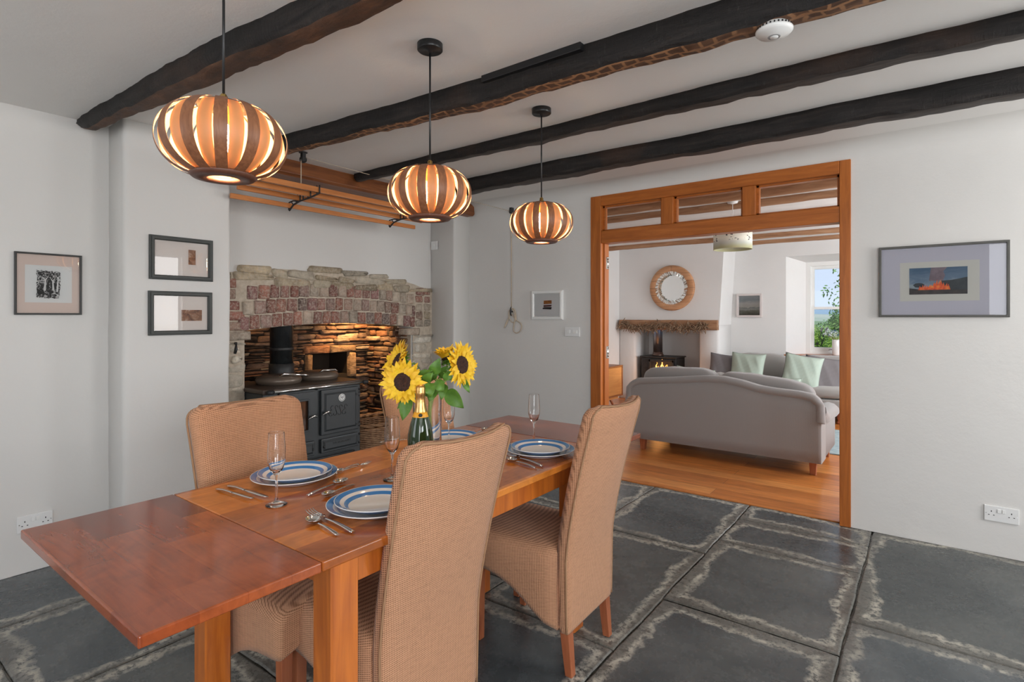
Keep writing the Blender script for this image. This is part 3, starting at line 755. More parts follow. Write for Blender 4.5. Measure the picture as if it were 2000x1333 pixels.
# beams of the living room ceiling
LR = [(4.5, .15, .055), (4.93, .12, .064), (5.41, .12, .052), (6.21, .14, .09), (6.95, .12, .062), (7.71, .13, .052), (8.39, .12, .046)]
for i, (y, wd, dr) in enumerate(LR):
    b = MB(); rings = []; n = 60
    for k in range(n + 1):
        xs_ = -2.45 if i == 6 else XL; x = xs_ + (1.15 - xs_) * k / n; rd = random.Random(k * 13 + i); j = lambda: rd.uniform(-.002, .002)
        w1 = .008 * wob(x, 1, i); w2 = .008 * wob(x, .9, i + 4); w3 = .006 * wob(x, 1.2, i + 8)
        rings.append([(x, y + w1, CEIL + .02), (x, y + w1 + j(), CEIL - dr * .5), (x, y + w1 + .012 + j(), CEIL - dr + w3), (x, y + wd / 2, CEIL - dr - .006 + w3 + j()), (x, y + wd - .02 + w2 + j(), CEIL - dr + w3), (x, y + wd + w2 + j(), CEIL - dr * .5), (x, y + wd + w2, CEIL + .02)])
    b.loft(rings)
    tag(b.build('ceiling_beam', M['rustic']), ['brown rustic living room ceiling beam, first beyond the door frame', 'brown rustic living room ceiling beam, second beyond the door frame', 'brown rustic living room ceiling beam, third beyond the door frame', 'brown rustic living room ceiling beam beyond a wide white strip, fourth beyond the door frame', 'brown rustic ceiling beam just beyond the drum lampshade', 'brown rustic ceiling beam, second from the chimney breast', 'brown rustic ceiling beam nearest the chimney breast and window'][i], 'beam', 'brown beams of the living room ceiling')

# sash window
root = bpy.data.objects.new('window_1', None); C.objects.link(root); root.location = (WXI0, 9.1, .79); struct(root)
Y0 = 9.1
def ringframe(b, x0, x1, z0, z1, l, r, bt, tp, y0, y1):
    R = lambda a, c, e, g, y: [(x0 + a, y, z0 + e), (x1 - c, y, z0 + e), (x1 - c, y, z1 - g), (x0 + a, y, z1 - g)]
    b.loft([R(0, 0, 0, 0, y1), R(0, 0, 0, 0, y0), R(l, r, bt, tp, y0), R(l, r, bt, tp, y1)], cap=False, smooth=False)
b = MB(); ringframe(b, WXI0 - .3, WXI1 + .3, .72, 2.25, .355, .355, .08, .185, Y0 - .01, Y0 + .12)
for (x0, x1, z0, z1) in () and ((WXI0 - .3, WXI0 + .055, .74, 2.25), (WXI1 - .055, WXI1 + .3, .74, 2.25), (WXI0, WXI1, 2.065, 2.25), (WXI0, WXI1, .74, .8)): b.box(x0, x1, Y0 - .01, Y0 + .12, z0, z1)
part(b, 'window_frame', M['whitepaint'], root)
zm = 1.449; xi0, xi1 = WXI0 + .055, WXI1 - .055
for nm, z0, z1, y, bot, top_ in (('sash_upper', zm - .02, 2.065, Y0 + .06, .036, .045), ('sash_lower', .8, zm + .018, Y0 + .02, .075, .036)):
    b = MB(); ringframe(b, xi0, xi1, z0, z1, .042, .042, bot, top_, y, y + .035)
    s_ = part(b, nm, M['whitepaint'], root)
    g = MB(); g.add([(xi0 + .04, y + .017, z0 + bot - .005), (xi1 - .04, y + .017, z0 + bot - .005), (xi1 - .04, y + .017, z1 - top_ + .005), (xi0 + .04, y + .017, z1 - top_ + .005)], [(0, 1, 2, 3)], 0, False); part(g, 'glass_pane', M['wpane'], root, fixn=False)
b = MB()
b.tube([(-1.36 + .24 - .03, Y0 + .015, .84), (-1.36 + .24 - .02, Y0 - .01, .855), (-1.36 + .24 + .02, Y0 - .01, .855), (-1.36 + .24 + .03, Y0 + .015, .84)], .006, 8)
part(b, 'sash_lift', M['steel'], root)
b = MB(); b.box(WX0 - .02, WX1 + .02, YW - .03, Y0, .745, .775); part(b, 'window_sill', M['pine_x'], root, bevel=.006)

# ------------------------------------------------------------------ living room furniture
def sofa_back(name, label, prof, y, depth, x0, x1, zbot, fabm, legs, arm_z, seat_z, cushx, cushtop, group, cush_y=.1, lean=.08, legturn=False, flip=1, tilt=None):
    t = thing(name, label, 'sofa', ((x0 + x1) / 2, y, 0), 0, None)
    zt = lerp(prof)
    N = 64; rings = []
    for i in range(N + 1):
        x = x0 + (x1 - x0) * i / N
        z = zt(x); e = min(x - x0, x1 - x); r = .06
        if e < r: z -= (r - math.sqrt(max(0, r * r - (r - e) ** 2))) * 1.0
        wy = .22
        rings.append([(x, y, zbot), (x, y - .008, zbot + .1), (x, y - .01, z - .16), (x, y - .004, z - .06), (x, y + .02, z - .015), (x, y + .07, z), (x, y + .14, z - .01), (x, y + .18, z - .05), (x, y + .2, z - .15), (x, y + .24, seat_z), (x, y + .24, zbot)])
    b = MB(); b.loft(rings); part(b, 'back', fabm, t)
    # rolled top following the curve
    b = MB(); pts = []
    pts.append((x0 + .005, y + .0, zbot + .22)); pts.append((x0 + .004, y + .0, zt(x0) - .2))
    for i in range(N + 1):
        x = x0 + .01 + (x1 - x0 - .02) * i / N; e = min(x - x0, x1 - x); r = .07; z = zt(x) - .03
        if e < r: z -= (r - math.sqrt(max(0, r * r - (r - e) ** 2)))
        pts.append((x, y + .012, z))
    pts.append((x1 - .004, y, zt(x1) - .2)); pts.append((x1 - .005, y, zbot + .34))
    b.tube(pts, .034, 10); part(b, 'rolled_edge', fabm, t)
    for sx, xa in ((0, x0), (1, x1)):
        b = MB(); rings = []
        s = 1 if sx else -1
        for k in range(15):
            yy = y + .06 + (depth - .06) * k / 14; az = arm_z + .1 * max(0, 1 - k / 5) ** 1.5 * (1 if k < 5 else 0)
            xo = xa + s * .02; xi = xa - s * .13; xm = (xo + xi) / 2; rr_ = .085
            if k == 14: az -= .02
            ring = [(xo - s * .03, yy, zbot), (xo - s * .03, yy, az - .13)]
            for q in range(9):
                th = -PI / 4 + (PI * 1.5) * q / 8; ring.append((xm + s * rr_ * math.cos(th), yy, az - .07 + rr_ * .8 * math.sin(th)))
            ring += [(xi, yy, az - .16), (xi, yy, zbot)]
            rings.append(ring)
        b.loft(rings); part(b, 'arm', fabm, t)
    b = MB(); b.box(x0 + .1, x1 - .1, y + .2, y + depth - .03, zbot, seat_z - .14); part(b, 'seat_base', fabm, t, bevel=.02)
    nc = len(cushx) - 1
    for k in range(nc):
        a, c = cushx[k], cushx[k + 1]
        b = MB(); b.v = []; pillow(b, ((a + c) / 2, y + .24 + (depth - .26) / 2, seat_z - .06), (c - a) * .5, (depth - .24) * .5, .085, n=3.5); part(b, 'seat_cushion', fabm, t)
        b = MB(); pillow(b, ((a + c) / 2, y + .3, (seat_z + cushtop[k]) / 2), (c - a) * .5, .1, (cushtop[k] - seat_z) / 2 + .02, n=4.2, wr=.006, seed=k)
        if tilt: b.v = [(p[0], p[1], p[2] + tilt[k] * (p[0] - (a + c) / 2)) for p in b.v]
        part(b, 'back_cushion', fabm, t)
    for (lx, ly) in legs:
        b = MB()
        if legturn: b.lathe([(.028, 0), (.034, .02), (.022, .04), (.03, .07), (.036, .1), (.024, .13), (.036, .16), (.036, zbot + .01)], (lx, ly, .004), 20)
        else: b.loft([[(lx - a, ly - a, z), (lx + a, ly - a, z), (lx + a, ly + a, z), (lx - a, ly + a, z)] for a, z in ((.022, .004), (.03, zbot + .02))], smooth=False)
        part(b, 'leg', M['leg_wood'], t, bevel=.003)
    return t
def pillow(b, c, a, d, h, n=2.6, T=None, wr=0, seed=0, sq=1.0):
    # a puffy cuboid: superellipsoid sampled on a cube-like sphere
    U, V = 28, 18; rows = []
    def sg(x, p): return math.copysign(abs(x) ** p, x)
    for i in range(V + 1):
        ph = -PI / 2 + PI * i / V; r = []
        for j in range(U):
            th = 2 * PI * j / U; e = 2 / n
            x = a * sg(math.cos(ph), e) * sg(math.cos(th), e); y = d * sg(math.cos(ph), e) * sg(math.sin(th), e); z = h * sg(math.sin(ph), e)
            if wr: y += wr * wob(x * 4 + z * 3, 2, seed); z += wr * .7 * wob(x * 4, 2, seed + 3)
            p = Vector((x, y, z))
            if T: p = T @ p
            r.append(tuple(p + Vector(c)))
        rows.append(r)
    b.loft(rows, cap=False)
sofa_back('sofa', 'grey camel-backed sofa seen from behind, on the wooden floor facing the stove', [(v_.x, v_.z) for v_ in (ony(x_, y_ + 1, 5.13) for x_, y_ in ((1234, 744), (1249, 738), (1315, 736), (1381, 733), (1414, 735), (1447, 742), (1480, 752), (1513, 758), (1562, 764), (1585, 769), (1596, 776)))],
          5.12, .9, -2.41, -.70, .115, M['sofa'], [(-2.27, 5.17), (-.77, 5.19), (-2.27, 5.93), (-.77, 5.93)], .52, .44, [-2.36, -1.60, -.78], [.80, .765], None, tilt=[.02, -.1])
so2 = sofa_back('sofa', 'light grey sofa with loose cushions under the window in the living room', [(-2.7, .70), (.5, .70)],
          7.5, .88, -2.36, .35, .15, M['sofa2'], [(-2.25, 7.6), (-1.14, 8.28), (-2.25, 8.28), (.2, 7.6), (.2, 8.28)], .56, .44, [-2.25, -1.42, -.5, .25], [.79, .79, .79], None, legturn=True)
so2.location = (-1.005, 8.6, 0); so2.rotation_euler = (0, 0, PI)
def cushion(label, c, sz, th, rx, rz, mat, group=None, pipe=None, roll=0, seed=0):
    Tm = Matrix.Rotation(rz, 3, 'Z') @ Matrix.Rotation(rx, 3, 'X') @ Matrix.Rotation(roll, 3, 'Y')
    N = 22; top = []; bot = []
    for i in range(N + 1):
        rt = []; rb = []
        for j in range(N + 1):
            u = -1 + 2 * i / N; v = -1 + 2 * j / N
            k = (max(0, 1 - u ** 4) * max(0, 1 - v ** 4)) ** .5
            pu = u * (1 - .08 * (1 - v * v) * abs(u)); pv = v * (1 - .08 * (1 - u * u) * abs(v))
            x = pu * sz / 2; z = pv * sz / 2; cr_ = .008 * wob(u * 2 + v, 1.5, seed) * k
            rt.append(tuple(Tm @ Vector((x, -th / 2 * k + cr_, z)) + Vector(c))); rb.append(tuple(Tm @ Vector((x, th / 2 * k + cr_, z)) + Vector(c)))
        top.append(rt); bot.append(rb)
    b = MB(); b.grid(top); b.grid(bot)
    t = thing('cushion', label, 'cushion', c, 0, group)
    part(b, 'cover', mat, t)
    b = MB(); ed = [top[i][0] for i in range(N + 1)] + [top[N][j] for j in range(1, N + 1)] + [top[i][N] for i in range(N - 1, -1, -1)] + [top[0][j] for j in range(N - 1, 0, -1)]
    b.tube(ed, .004, 6, closed=True); part(b, 'piping', pipe or mat, t)
    return t
gc = 'scatter cushions on the sofa under the window'
def cpos(px, py, Y): return ony(px, py, Y)
cushion('mauve grey cushion at the left end of the sofa under the window', cpos(1417, 722, 7.95), .44, .15, -.3, .25, M['cush_grey'], gc, None, .1, 1)
cushion('pale green cushion leaning near the left end of the window sofa, beside a mauve one', cpos(1459, 722, 7.85), .45, .14, -.25, -.1, M['cush_green'], gc, None, .03, 2)
cushion('pale green cushion with dark piping, leaning before the dark grey cushion', cpos(1566, 727, 7.85), .45, .14, -.3, .1, M['cush_green'], gc, M['cush_grey'], .15, 3)
cushion('dark grey creased cushion at the right of the window sofa', cpos(1612, 736, 7.95), .50, .16, -.3, .2, M['cush_grey'], gc, None, .14, 4)
cushion('pale green cushion just showing over the left half of the camel-backed sofa', (-1.93, 5.62, .615), .38, .13, -.35, .15, M['cush_green'], None, None, .1, 5)
cushion('pale green cushion just showing over the right half of the camel-backed sofa', (-1.12, 5.62, .585), .36, .13, -.4, -.1, M['cush_green'], None, None, 0, 6)

# rug
b = MB(); rings = []
b.box(-2.1, .3, 6.05, 7.35, .004, .016)
def rugmat():
    m, n, l, b_ = nt('rug_wool'); v = tc(n, l, (2, 9, 1)); f = noise(n, l, v, 6, 6, .7, .6)
    l.new(ramp(n, l, f, [(.3, (.14, .21, .25)), (.5, (.3, .38, .4)), (.7, (.5, .52, .48))]), b_.inputs['Base Color']); b_.inputs['Roughness'].default_value = .95; bump(n, l, b_, f, .5, .005); return m
tag(b.build('rug', rugmat(), bevel=.004), 'blue grey woven rug between the two sofas', 'rug')

# wood-burning stove in the chimney breast
sx0, sx1 = ony(1254, 700, 8.25).x, ony(1322, 700, 8.25).x
t = thing('wood_stove', 'black wood burning stove with flames behind glass in the white chimney breast', 'stove', ((sx0 + sx1) / 2, 8.4, .045))
b = MB(); b.box(sx0, sx1, 8.22, 8.6, .17, .68); part(b, 'body', M['iron'], t, bevel=.012)
b = MB(); b.box(sx0 - .015, sx1 + .015, 8.2, 8.62, .68, .7); part(b, 'top_plate', M['iron'], t, bevel=.006)
b = MB(); 
for x in (sx0 + .12, sx1 - .04): b.box(x - .0, x + .0, 0, 0, 0, 0) if False else None
fx0, fx1, fz0, fz1 = sx0 + .13, sx1 - .03, .36, .655
for (x0, x1, z0, z1) in ((fx0, fx1, fz0, fz0 + .035), (fx0, fx1, fz1 - .04, fz1), (fx0, fx0 + .03, fz0, fz1), (fx1 - .03, fx1, fz0, fz1)): b.box(x0, x1, 8.195, 8.222, z0, z1)
dr = part(b, 'door', M['iron'], t, bevel=.004)
b = MB(); b.box(fx0 + .025, fx1 - .025, 8.205, 8.208, fz0 + .03, fz1 - .035); part(b, 'glass_pane', M['pane'], dr)
b = MB(); b.tube([(fx1 + .005, 8.2, .43), (fx1 + .012, 8.17, .43), (fx1 + .03, 8.165, .43)], .007, 8); b.lathe([(.0, -.02), (.011, -.015), (.011, .015), (0, .02)], (fx1 + .035, 8.165, .43), 12); part(b, 'handle', M['iron'], dr)
b = MB(); b.box(fx0 + .02, fx1 - .02, 8.2215, 8.2225, fz0 + .03, fz1 - .03); part(b, 'firebox', simple('firebox_soot', (.09, .07, .06), .9), t)
b = MB(); rf = random.Random(4)
for k in range(11):
    x = fx0 + .06 + (fx1 - fx0 - .12) * k / 10; hh = rf.uniform(.09, .24) * (1 - abs(k - 4.5) / 9); wd = rf.uniform(.012, .025); lean = rf.uniform(-.03, .03)
    P = [(x + lean * (q / 8) ** 2 + .008 * math.sin(q * 1.7 + k), 8.214 - .001 * (k % 2), (.445 + hh * q / 8)) for q in range(9)]
    b.tube(P, [max(.0015, wd * math.sin(PI * (.25 + .75 * q / 8)) * (1 - q / 9)) * .9 for q in range(9)], 8)
part(b, 'flames', emit('flame_glow', (1, .38, .06), 7), t)
b = MB()
for (x, z, L) in ((fx0 + .1, .425, .12), (fx0 + .2, .432, .14), (fx0 + .15, .45, .1)): b.tube([(x, 8.214, z), (x + L, 8.214, z + .012)], .006, 8)
part(b, 'logs', emit('ember', (1, .2, .02), 3), t)
cx_ = ony(1285, 660, 8.4).x
def flue_mat():
    m, n, l, b_ = nt('heat_tinted_flue'); t_ = n.new('ShaderNodeTexCoord'); s_ = n.new('ShaderNodeSeparateXYZ'); l.new(t_.outputs['Generated'], s_.inputs[0])
    l.new(ramp(n, l, s_.outputs[2], [(0, (.16, .1, .08)), (.3, (.3, .27, .26)), (.42, (.2, .28, .42)), (.52, (.22, .12, .25)), (.62, (.55, .25, .08)), (.8, (.4, .2, .06))]), b_.inputs['Base Color']); b_.inputs['Metallic'].default_value = .85; b_.inputs['Roughness'].default_value = .35; return m
b = MB(); b.lathe([(.072, .74), (.072, 1.6)], (cx_, 8.4, 0), 28); b.lathe([(.092, .70), (.092, .72), (.08, .73), (.08, .755), (.072, .76)], (cx_, 8.4, 0), 28); part(b, 'flue_pipe', flue_mat(), t)
for x in (sx0 + .05, sx1 - .05):
    for y in (8.27, 8.56): b = MB(); b.tube([(x, y, .045), (x, y, .17)], .018, 8); part(b, 'foot', M['iron'], t)
bpy.data.lights.new('firelight', 'POINT'); fl = bpy.data.lights['firelight']; fl.energy = 3; fl.color = (1, .45, .15); fl.shadow_soft_size = .1
fo = bpy.data.objects.new('firelight', fl); C.objects.link(fo); fo.location = ((fx0 + fx1) / 2, 8.1, .42)
# mantel beam and its garland of dried sticks
mz0, mz1 = 1.125, 1.272
b = MB(); rings = []
for i in range(30):
    x = -3.985 + (3.985 - 2.44) * i / 29; w1 = .006 * wob(x, 1.5, 2)
    rings.append([(x, YB - .075 + w1, mz0 + .015 + w1), (x, YB - .08 + w1, mz1 - .02), (x, YB - .06, mz1 + w1 * .5), (x, YB + .06, mz1), (x, YB + .06, mz0), (x, YB - .055, mz0 + w1)])
b.loft(rings, smooth=False); tag(b.build('mantel_beam', M['rustic']), 'rough timber mantel beam above the wood burning stove', 'mantel')
b = MB(); rg = random.Random(3)
for k in range(330):
    u = k / 329; x = -3.93 + 1.36 * u; zc = mz1 - .05 - .05 * math.sin(PI * ((u * 2) % 1)) - .01
    a = rg.uniform(-1.1, 1.1); L = rg.uniform(.07, .15); dy = rg.uniform(-.05, .0)
    dx = math.sin(a) * L; dz = -abs(math.cos(a)) * L * rg.uniform(.5, 1) if rg.random() < .72 else math.cos(a) * L * .6
    p = Vector((x, YB - .105 + rg.uniform(-.012, .02), zc + rg.uniform(-.02, .02)))
    r_ = rg.uniform(.005, .010); q = p + Vector((dx, dy, dz)); b.tube([p, (p + q) / 2 + Vector((rg.uniform(-.006, .006), 0, rg.uniform(-.006, .006))), q], [r_, r_ * .9, r_ * .5], 5)
b.tube([(-3.95 + 1.4 * k / 20, YB - .1, mz1 - .06 - .05 * math.sin(PI * ((k / 20 * 2) % 1))) for k in range(21)], .008, 6)
tag(b.build('garland', noisy('dry_sticks', [(.3, (.12, .07, .04)), (.7, (.36, .24, .15))], 40, rough=.9)), 'garland of dried sticks draped along the mantel beam', 'garland')

# round driftwood-framed mirror
mc = Vector((-3.125, YB - .001, 1.76)); R0 = .345
t = thing('round_mirror', 'round wooden mirror with mosaic ring hanging above the mantel', 'mirror', mc)
Tm = Matrix.Rotation(PI / 2, 3, 'X')
def ringy(b, prof, seg=64): b.lathe([(r, d) for r, d in prof], mc, seg, T=Tm, cap=False)
b = MB(); ringy(b, [(R0 - .115, 0), (R0 - .115, .045), (R0 - .1, .06), (R0 - .01, .06), (R0, .05), (R0, 0)])
def mirwood():
    m, n, l, b_ = nt('mirror_planks'); v = tc(n, l, (1, 1, 1), 'Object', (PI / 2, 0, 0)); br = n.new('ShaderNodeTexBrick'); l.new(v, br.inputs['Vector']); br.inputs['Scale'].default_value = 1
    br.inputs['Brick Width'].default_value = 5; br.inputs['Row Height'].default_value = .11; br.inputs['Mortar Size'].default_value = .002
    br.inputs['Color1'].default_value = (.5, .24, .11, 1); br.inputs['Color2'].default_value = (.62, .33, .17, 1); br.inputs['Mortar'].default_value = (.1, .04, .02, 1)
    f = noise(n, l, tc(n, l, (2, 2, 14)), 3, 6); l.new(mix(n, l, .6, br.outputs[0], ramp(n, l, f, [(.3, .6), (.7, 1.1)]), 'MULTIPLY'), b_.inputs['Base Color']); b_.inputs['Roughness'].default_value = .6; return m
part(b, 'frame', mirwood(), t)
b = MB(); rm = random.Random(5)
for (ra, rb_, n_) in ((R0 - .112, R0 - .092, 60),): 
    for k in range(n_):
        a0 = 2 * PI * k / n_; a1 = 2 * PI * (k + .85) / n_; tz = rm.uniform(-.004, .004)
        v = [Tm @ Vector((r * math.cos(a), r * math.sin(a), .061 + tz * (1 if i % 2 else -1))) + mc for i, (r, a) in enumerate(((ra - .03, a0), (rb_, a0), (rb_, a1), (ra - .03, a1)))]
        b.add(v, [(0, 1, 2, 3)], 0, False)
part(b, 'mosaic_ring', simple('mirror_mosaic', (.85, .88, .85), .08, .9), t)
b = MB(); ringy(b, [(0, .004), (R0 - .115, .004)]); part(b, 'mirror_glass', simple('mirror_silver', (.85, .87, .87), .02, 1), t)
b = MB()
for k in range(70):
    a = 2 * PI * k / 70 + rm.uniform(-.03, .03); r = R0 - .135 + rm.uniform(-.022, .01); s_ = rm.uniform(.006, .013)
    v = [Tm @ Vector((r * math.cos(a) + s_ * math.cos(q), r * math.sin(a) + s_ * math.sin(q), .012 + rm.uniform(-.003, .004))) + mc for q in (0, 1.3, 2.4, 3.9, 5.1)]
    b.add(v, [(0, 1, 2, 3, 4)], 0, False)
part(b, 'inner_mosaic', simple('mosaic_chips', (.55, .62, .58), .12, .7), t)

# mid-century sideboard and the pebble-shaped ornament on it
t = thing('sideboard', 'mid-century wooden sideboard against the left wall of the living room', 'sideboard', (-3.81, 6.8, 0))
y0, y1, x1_, z0, z1 = 6.05, 7.47, -3.6, .165, .61
b = MB()
for (a, c, e, g) in ((y0, y1, z1 - .02, z1), (y0, y1, z0, z0 + .02), (y0, y0 + .02, z0, z1), (y1 - .02, y1, z0, z1)): b.box(XL + .01, x1_, a, c, e, g)
b.box(XL + .01, x1_ - .03, y0 + .02, y1 - .02, z0 + .02, z1 - .02); part(b, 'carcass', M['side_dk'], t, bevel=.002)
for (a, c) in ((6.07, 6.53), (6.535, 6.99), (6.995, 7.45)):
    b = MB(); b.box(x1_ - .028, x1_ - .008, a, c, z0 + .023, z1 - .023); d_ = part(b, 'door', M['side_x'], t, bevel=.002)
    yy = c - .05; b = MB(); b.tube([(x1_ - .01, yy, .38), (x1_ + .015, yy, .38), (x1_ + .015, yy, .49), (x1_ - .01, yy, .49)], .004, 8); part(b, 'handle', M['iron'], d_)
b = MB(); b.box(XL + .05, x1_ - .03, y0 + .1, y1 - .1, z0 - .035, z0); part(b, 'rail', M['side_x'], t)
for yy in (6.2, 7.2):
    for xx in (-3.68, -3.93):
        b = MB(); b.tube([(xx, yy, .155), (xx + .02, yy + (.09 if yy > 6.5 else -.09), .006)], [.022, .013], 12); part(b, 'leg', M['leg_wood'], t)
b = MB(); cc = ony(1195, 706, 7.15); N = 20; rows = []
for i in range(13):
    ph = -PI / 2 + PI * i / 12; rr_ = .085 * math.cos(ph) ** 1.2; rows.append([(-3.8 + rr_ * math.cos(2 * PI * j / N) * .8, 7.18 + rr_ * math.sin(2 * PI * j / N) * 1.2 * (1 + .2 * math.sin(2 * PI * j / N)), .682 + .062 * math.sin(ph) + .006 * math.sin(j)) for j in range(N)])
b.loft(rows, cap=False); tag(b.build('pebble_ornament', noisy('ornament_stone', [(.3, (.13, .11, .1)), (.7, (.3, .27, .25))], 15, rough=.6)), 'grey pebble-shaped ornament on the living room sideboard', 'ornament')

# drum shade pendant of the living room, printed with small black birds
lc = Vector((-1.465, 5.36, 0)); t = thing('drum_pendant_lamp', 'cream drum lampshade printed with a dark flock, hanging in the living room', 'lamp', (lc.x, lc.y, CEIL))
zt_, zb_ = ony(1431, 453, 5.36).z, ony(1431, 488, 5.36).z; Rr = .17
def shade_mat():
    m, n, l, b_ = nt('printed_shade'); t_ = n.new('ShaderNodeTexCoord'); s_ = n.new('ShaderNodeSeparateXYZ'); l.new(t_.outputs['Generated'], s_.inputs[0])
    g = noise(n, l, tc(n, l), 7, 4, .6); base = ramp(n, l, math_(n, l, 'ADD', s_.outputs[2], math_(n, l, 'MULTIPLY', g, .3)), [(.25, (.5, .5, .3)), (.45, (.55, .58, .52)), (.7, (.8, .78, .68))])
    vo = noise(n, l, tc(n, l, (1, 1, 1.6)), 26, 3, .5); k = math_(n, l, 'MULTIPLY', ramp(n, l, vo, [(.6, 0), (.63, 1)]), ramp(n, l, s_.outputs[2], [(.35, 0), (.45, 1), (.85, 1), (.95, 0)]))
    l.new(mix(n, l, k, base, (.03, .035, .04)), b_.inputs['Base Color']); b_.inputs['Roughness'].default_value = .8; return m
b = MB(); b.lathe([(Rr, zb_), (Rr, zt_), (Rr - .004, zt_), (Rr - .004, zb_), (Rr, zb_)], lc, 48, cap=False); part(b, 'lamp_shade', shade_mat(), t)
b = MB(); b.tube([(lc.x, lc.y, zt_ - .03), (lc.x, lc.y, CEIL)], .0035, 6); part(b, 'cord', M['white'], t)
b = MB(); b.lathe([(.05, CEIL), (.045, CEIL - .02), (.01, CEIL - .03)], (lc.x, lc.y, 0), 24); part(b, 'ceiling_rose', M['white'], t)
b = MB(); b.lathe([(0, zt_ - .1), (.025, zt_ - .09), (.03, zt_ - .07), (.015, zt_ - .04), (.012, zt_ - .02)], lc, 16)
for k in range(3): b.tube([(lc.x, lc.y, zt_ - .03), (lc.x + (Rr - .004) * math.cos(k * 2.1), lc.y + (Rr - .004) * math.sin(k * 2.1), zt_ - .004)], .002, 5)
part(b, 'lamp_holder', M['white'], t)

# jug of sea holly on the window sill
vx, vy = ony(1633, 670, 8.98).x, 8.98
t = thing('vase_of_flowers', 'white vase of pale blue flowers on the living room window sill', 'vase', (vx, vy, .775))
b = MB(); b.lathe([(.045, .775), (.05, .79), (.05, .98), (.046, 1.0), (.042, .995), (.04, .8)], (vx, vy, 0), 28); part(b, 'vase', M['ceramic'], t)
b = MB(); b2 = MB(); rv = random.Random(8)
for k in range(26):
    a = rv.uniform(0, 2 * PI); r_ = rv.uniform(.02, .13); p = Vector((vx - .03 + r_ * math.cos(a), vy + r_ * math.sin(a) * .7, 1.05 + rv.uniform(-.03, .09)))
    b.tube([(vx, vy, .97), ((vx + p.x) / 2, (vy + p.y) / 2, 1.02), p], .003, 5)
    for q in range(26):
        d = Vector((rv.gauss(0, 1), rv.gauss(0, 1), rv.gauss(0, 1))).normalized() * rv.uniform(.014, .03); s2 = Vector((rv.uniform(-1, 1), rv.uniform(-1, 1), rv.uniform(-1, 1))) * .006
        b2.add([p + d * .4, p + d + s2, p + d - s2], [(0, 1, 2)], k % 3 if k % 3 < 2 else 0, False)
part(b, 'stems', M['stemg'], t); part(b2, 'blossoms', [simple('flower_white', (.75, .8, .82), .7), simple('flower_blue', (.12, .2, .38), .7)], t, fixn=False)

# ------------------------------------------------------------------ view outside the window
def leafcloud(b, c, rad, n, size, rnd, mi=1, hollow=.35):
    for k in range(n):
        a = rnd.uniform(0, 2 * PI); ph = math.acos(rnd.uniform(-1, 1)); r = (hollow + (1 - hollow) * rnd.random()) ** .5
        p = Vector((c[0] + rad[0] * r * math.sin(ph) * math.cos(a), c[1] + rad[1] * r * math.sin(ph) * math.sin(a), c[2] + rad[2] * r * math.cos(ph)))
        d = Vector((rnd.gauss(0, 1), rnd.gauss(0, 1), rnd.gauss(0, 1))).normalized(); e = d.orthogonal().normalized() * size * .45; d = d * size
        b.add([p - d * .5, p + e * .5, p + d * .5, p - e * .5], [(0, 1, 2, 3)], 0, False)
def leafm(name, a, c): return noisy(name, [(.3, a), (.7, c)], 3, rough=.6, bstr=0)
def greens(name, label, cat, loc, rad, n, size, lm, trunk=None, seed=1, blobs=8, group=None, z0=-1.5):
    rnd = random.Random(seed); t = thing(name, label, cat, (loc[0], loc[1], z0), 0, group); b = MB()
    for k in range(blobs):
        c = (loc[0] + rnd.uniform(-.55, .55) * rad[0], loc[1] + rnd.uniform(-.55, .55) * rad[1], loc[2] + rnd.uniform(-.55, .55) * rad[2])
        leafcloud(b, c, [r * rnd.uniform(.35, .6) for r in rad], n // blobs, size, rnd)
    part(b, 'foliage', lm, t, fixn=False)
    b = MB(); b.tube([(loc[0], loc[1], z0), (loc[0] + .1, loc[1], (z0 + loc[2]) / 2), (loc[0], loc[1], loc[2])], [.12, .09, .05], 8)
    for k in range(5):
        a = rnd.uniform(0, 6.28); b.tube([(loc[0], loc[1], loc[2] - rad[2] * .6), (loc[0] + rad[0] * .6 * math.cos(a), loc[1] + rad[1] * .6 * math.sin(a), loc[2] + rnd.uniform(-.2, .6) * rad[2])], [.05, .02], 6)
    part(b, 'trunk', noisy('bark', [(.3, (.06, .045, .03)), (.7, (.15, .12, .09))], 20), t)
    return t
lg = leafm('foliage_light', (.16, .3, .03), (.4, .55, .08)); ld = leafm('foliage_mid', (.06, .17, .02), (.2, .36, .05)); ly = leafm('foliage_yellow', (.3, .4, .05), (.55, .62, .12))
def po(px, py, Y): return ony(px, py, Y)
p = po(1650, 580, 14); greens('tree', 'broad green tree standing beyond the living room window, its boughs reaching over the sky', 'tree', (p.x + .2, p.y, 1.95), (.85, .8, .9), 900, .09, ld, seed=3)
p = po(1600, 650, 15); greens('shrub', 'bright green shrub low in the left of the living room window', 'shrub', (p.x - .15, p.y, .75), (.55, .6, .62), 2600, .07, lg, seed=4)
p = po(1640, 635, 16); greens('shrub', 'darker green bushy shrub behind the bright one outside the window', 'shrub', (p.x + .1, p.y, 1.05), (.75, .7, .55), 2600, .08, ld, seed=5)
p = po(1600, 685, 12); greens('hedge', 'low yellow green hedge outside the living room window', 'hedge', (p.x + .4, p.y, .35), (1.6, .4, .33), 3600, .05, ly, seed=6, blobs=14)
b = MB(); b.add([(-200, 9.2, -1.5), (200, 9.2, -1.5), (200, 900, -1.5), (-200, 900, -1.5)], [(0, 1, 2, 3)], 0, False)
struct(b.build('ground', noisy('meadow', [(.3, (.12, .2, .04)), (.7, (.25, .33, .08))], .5)), 'green meadow outside', 'ground')
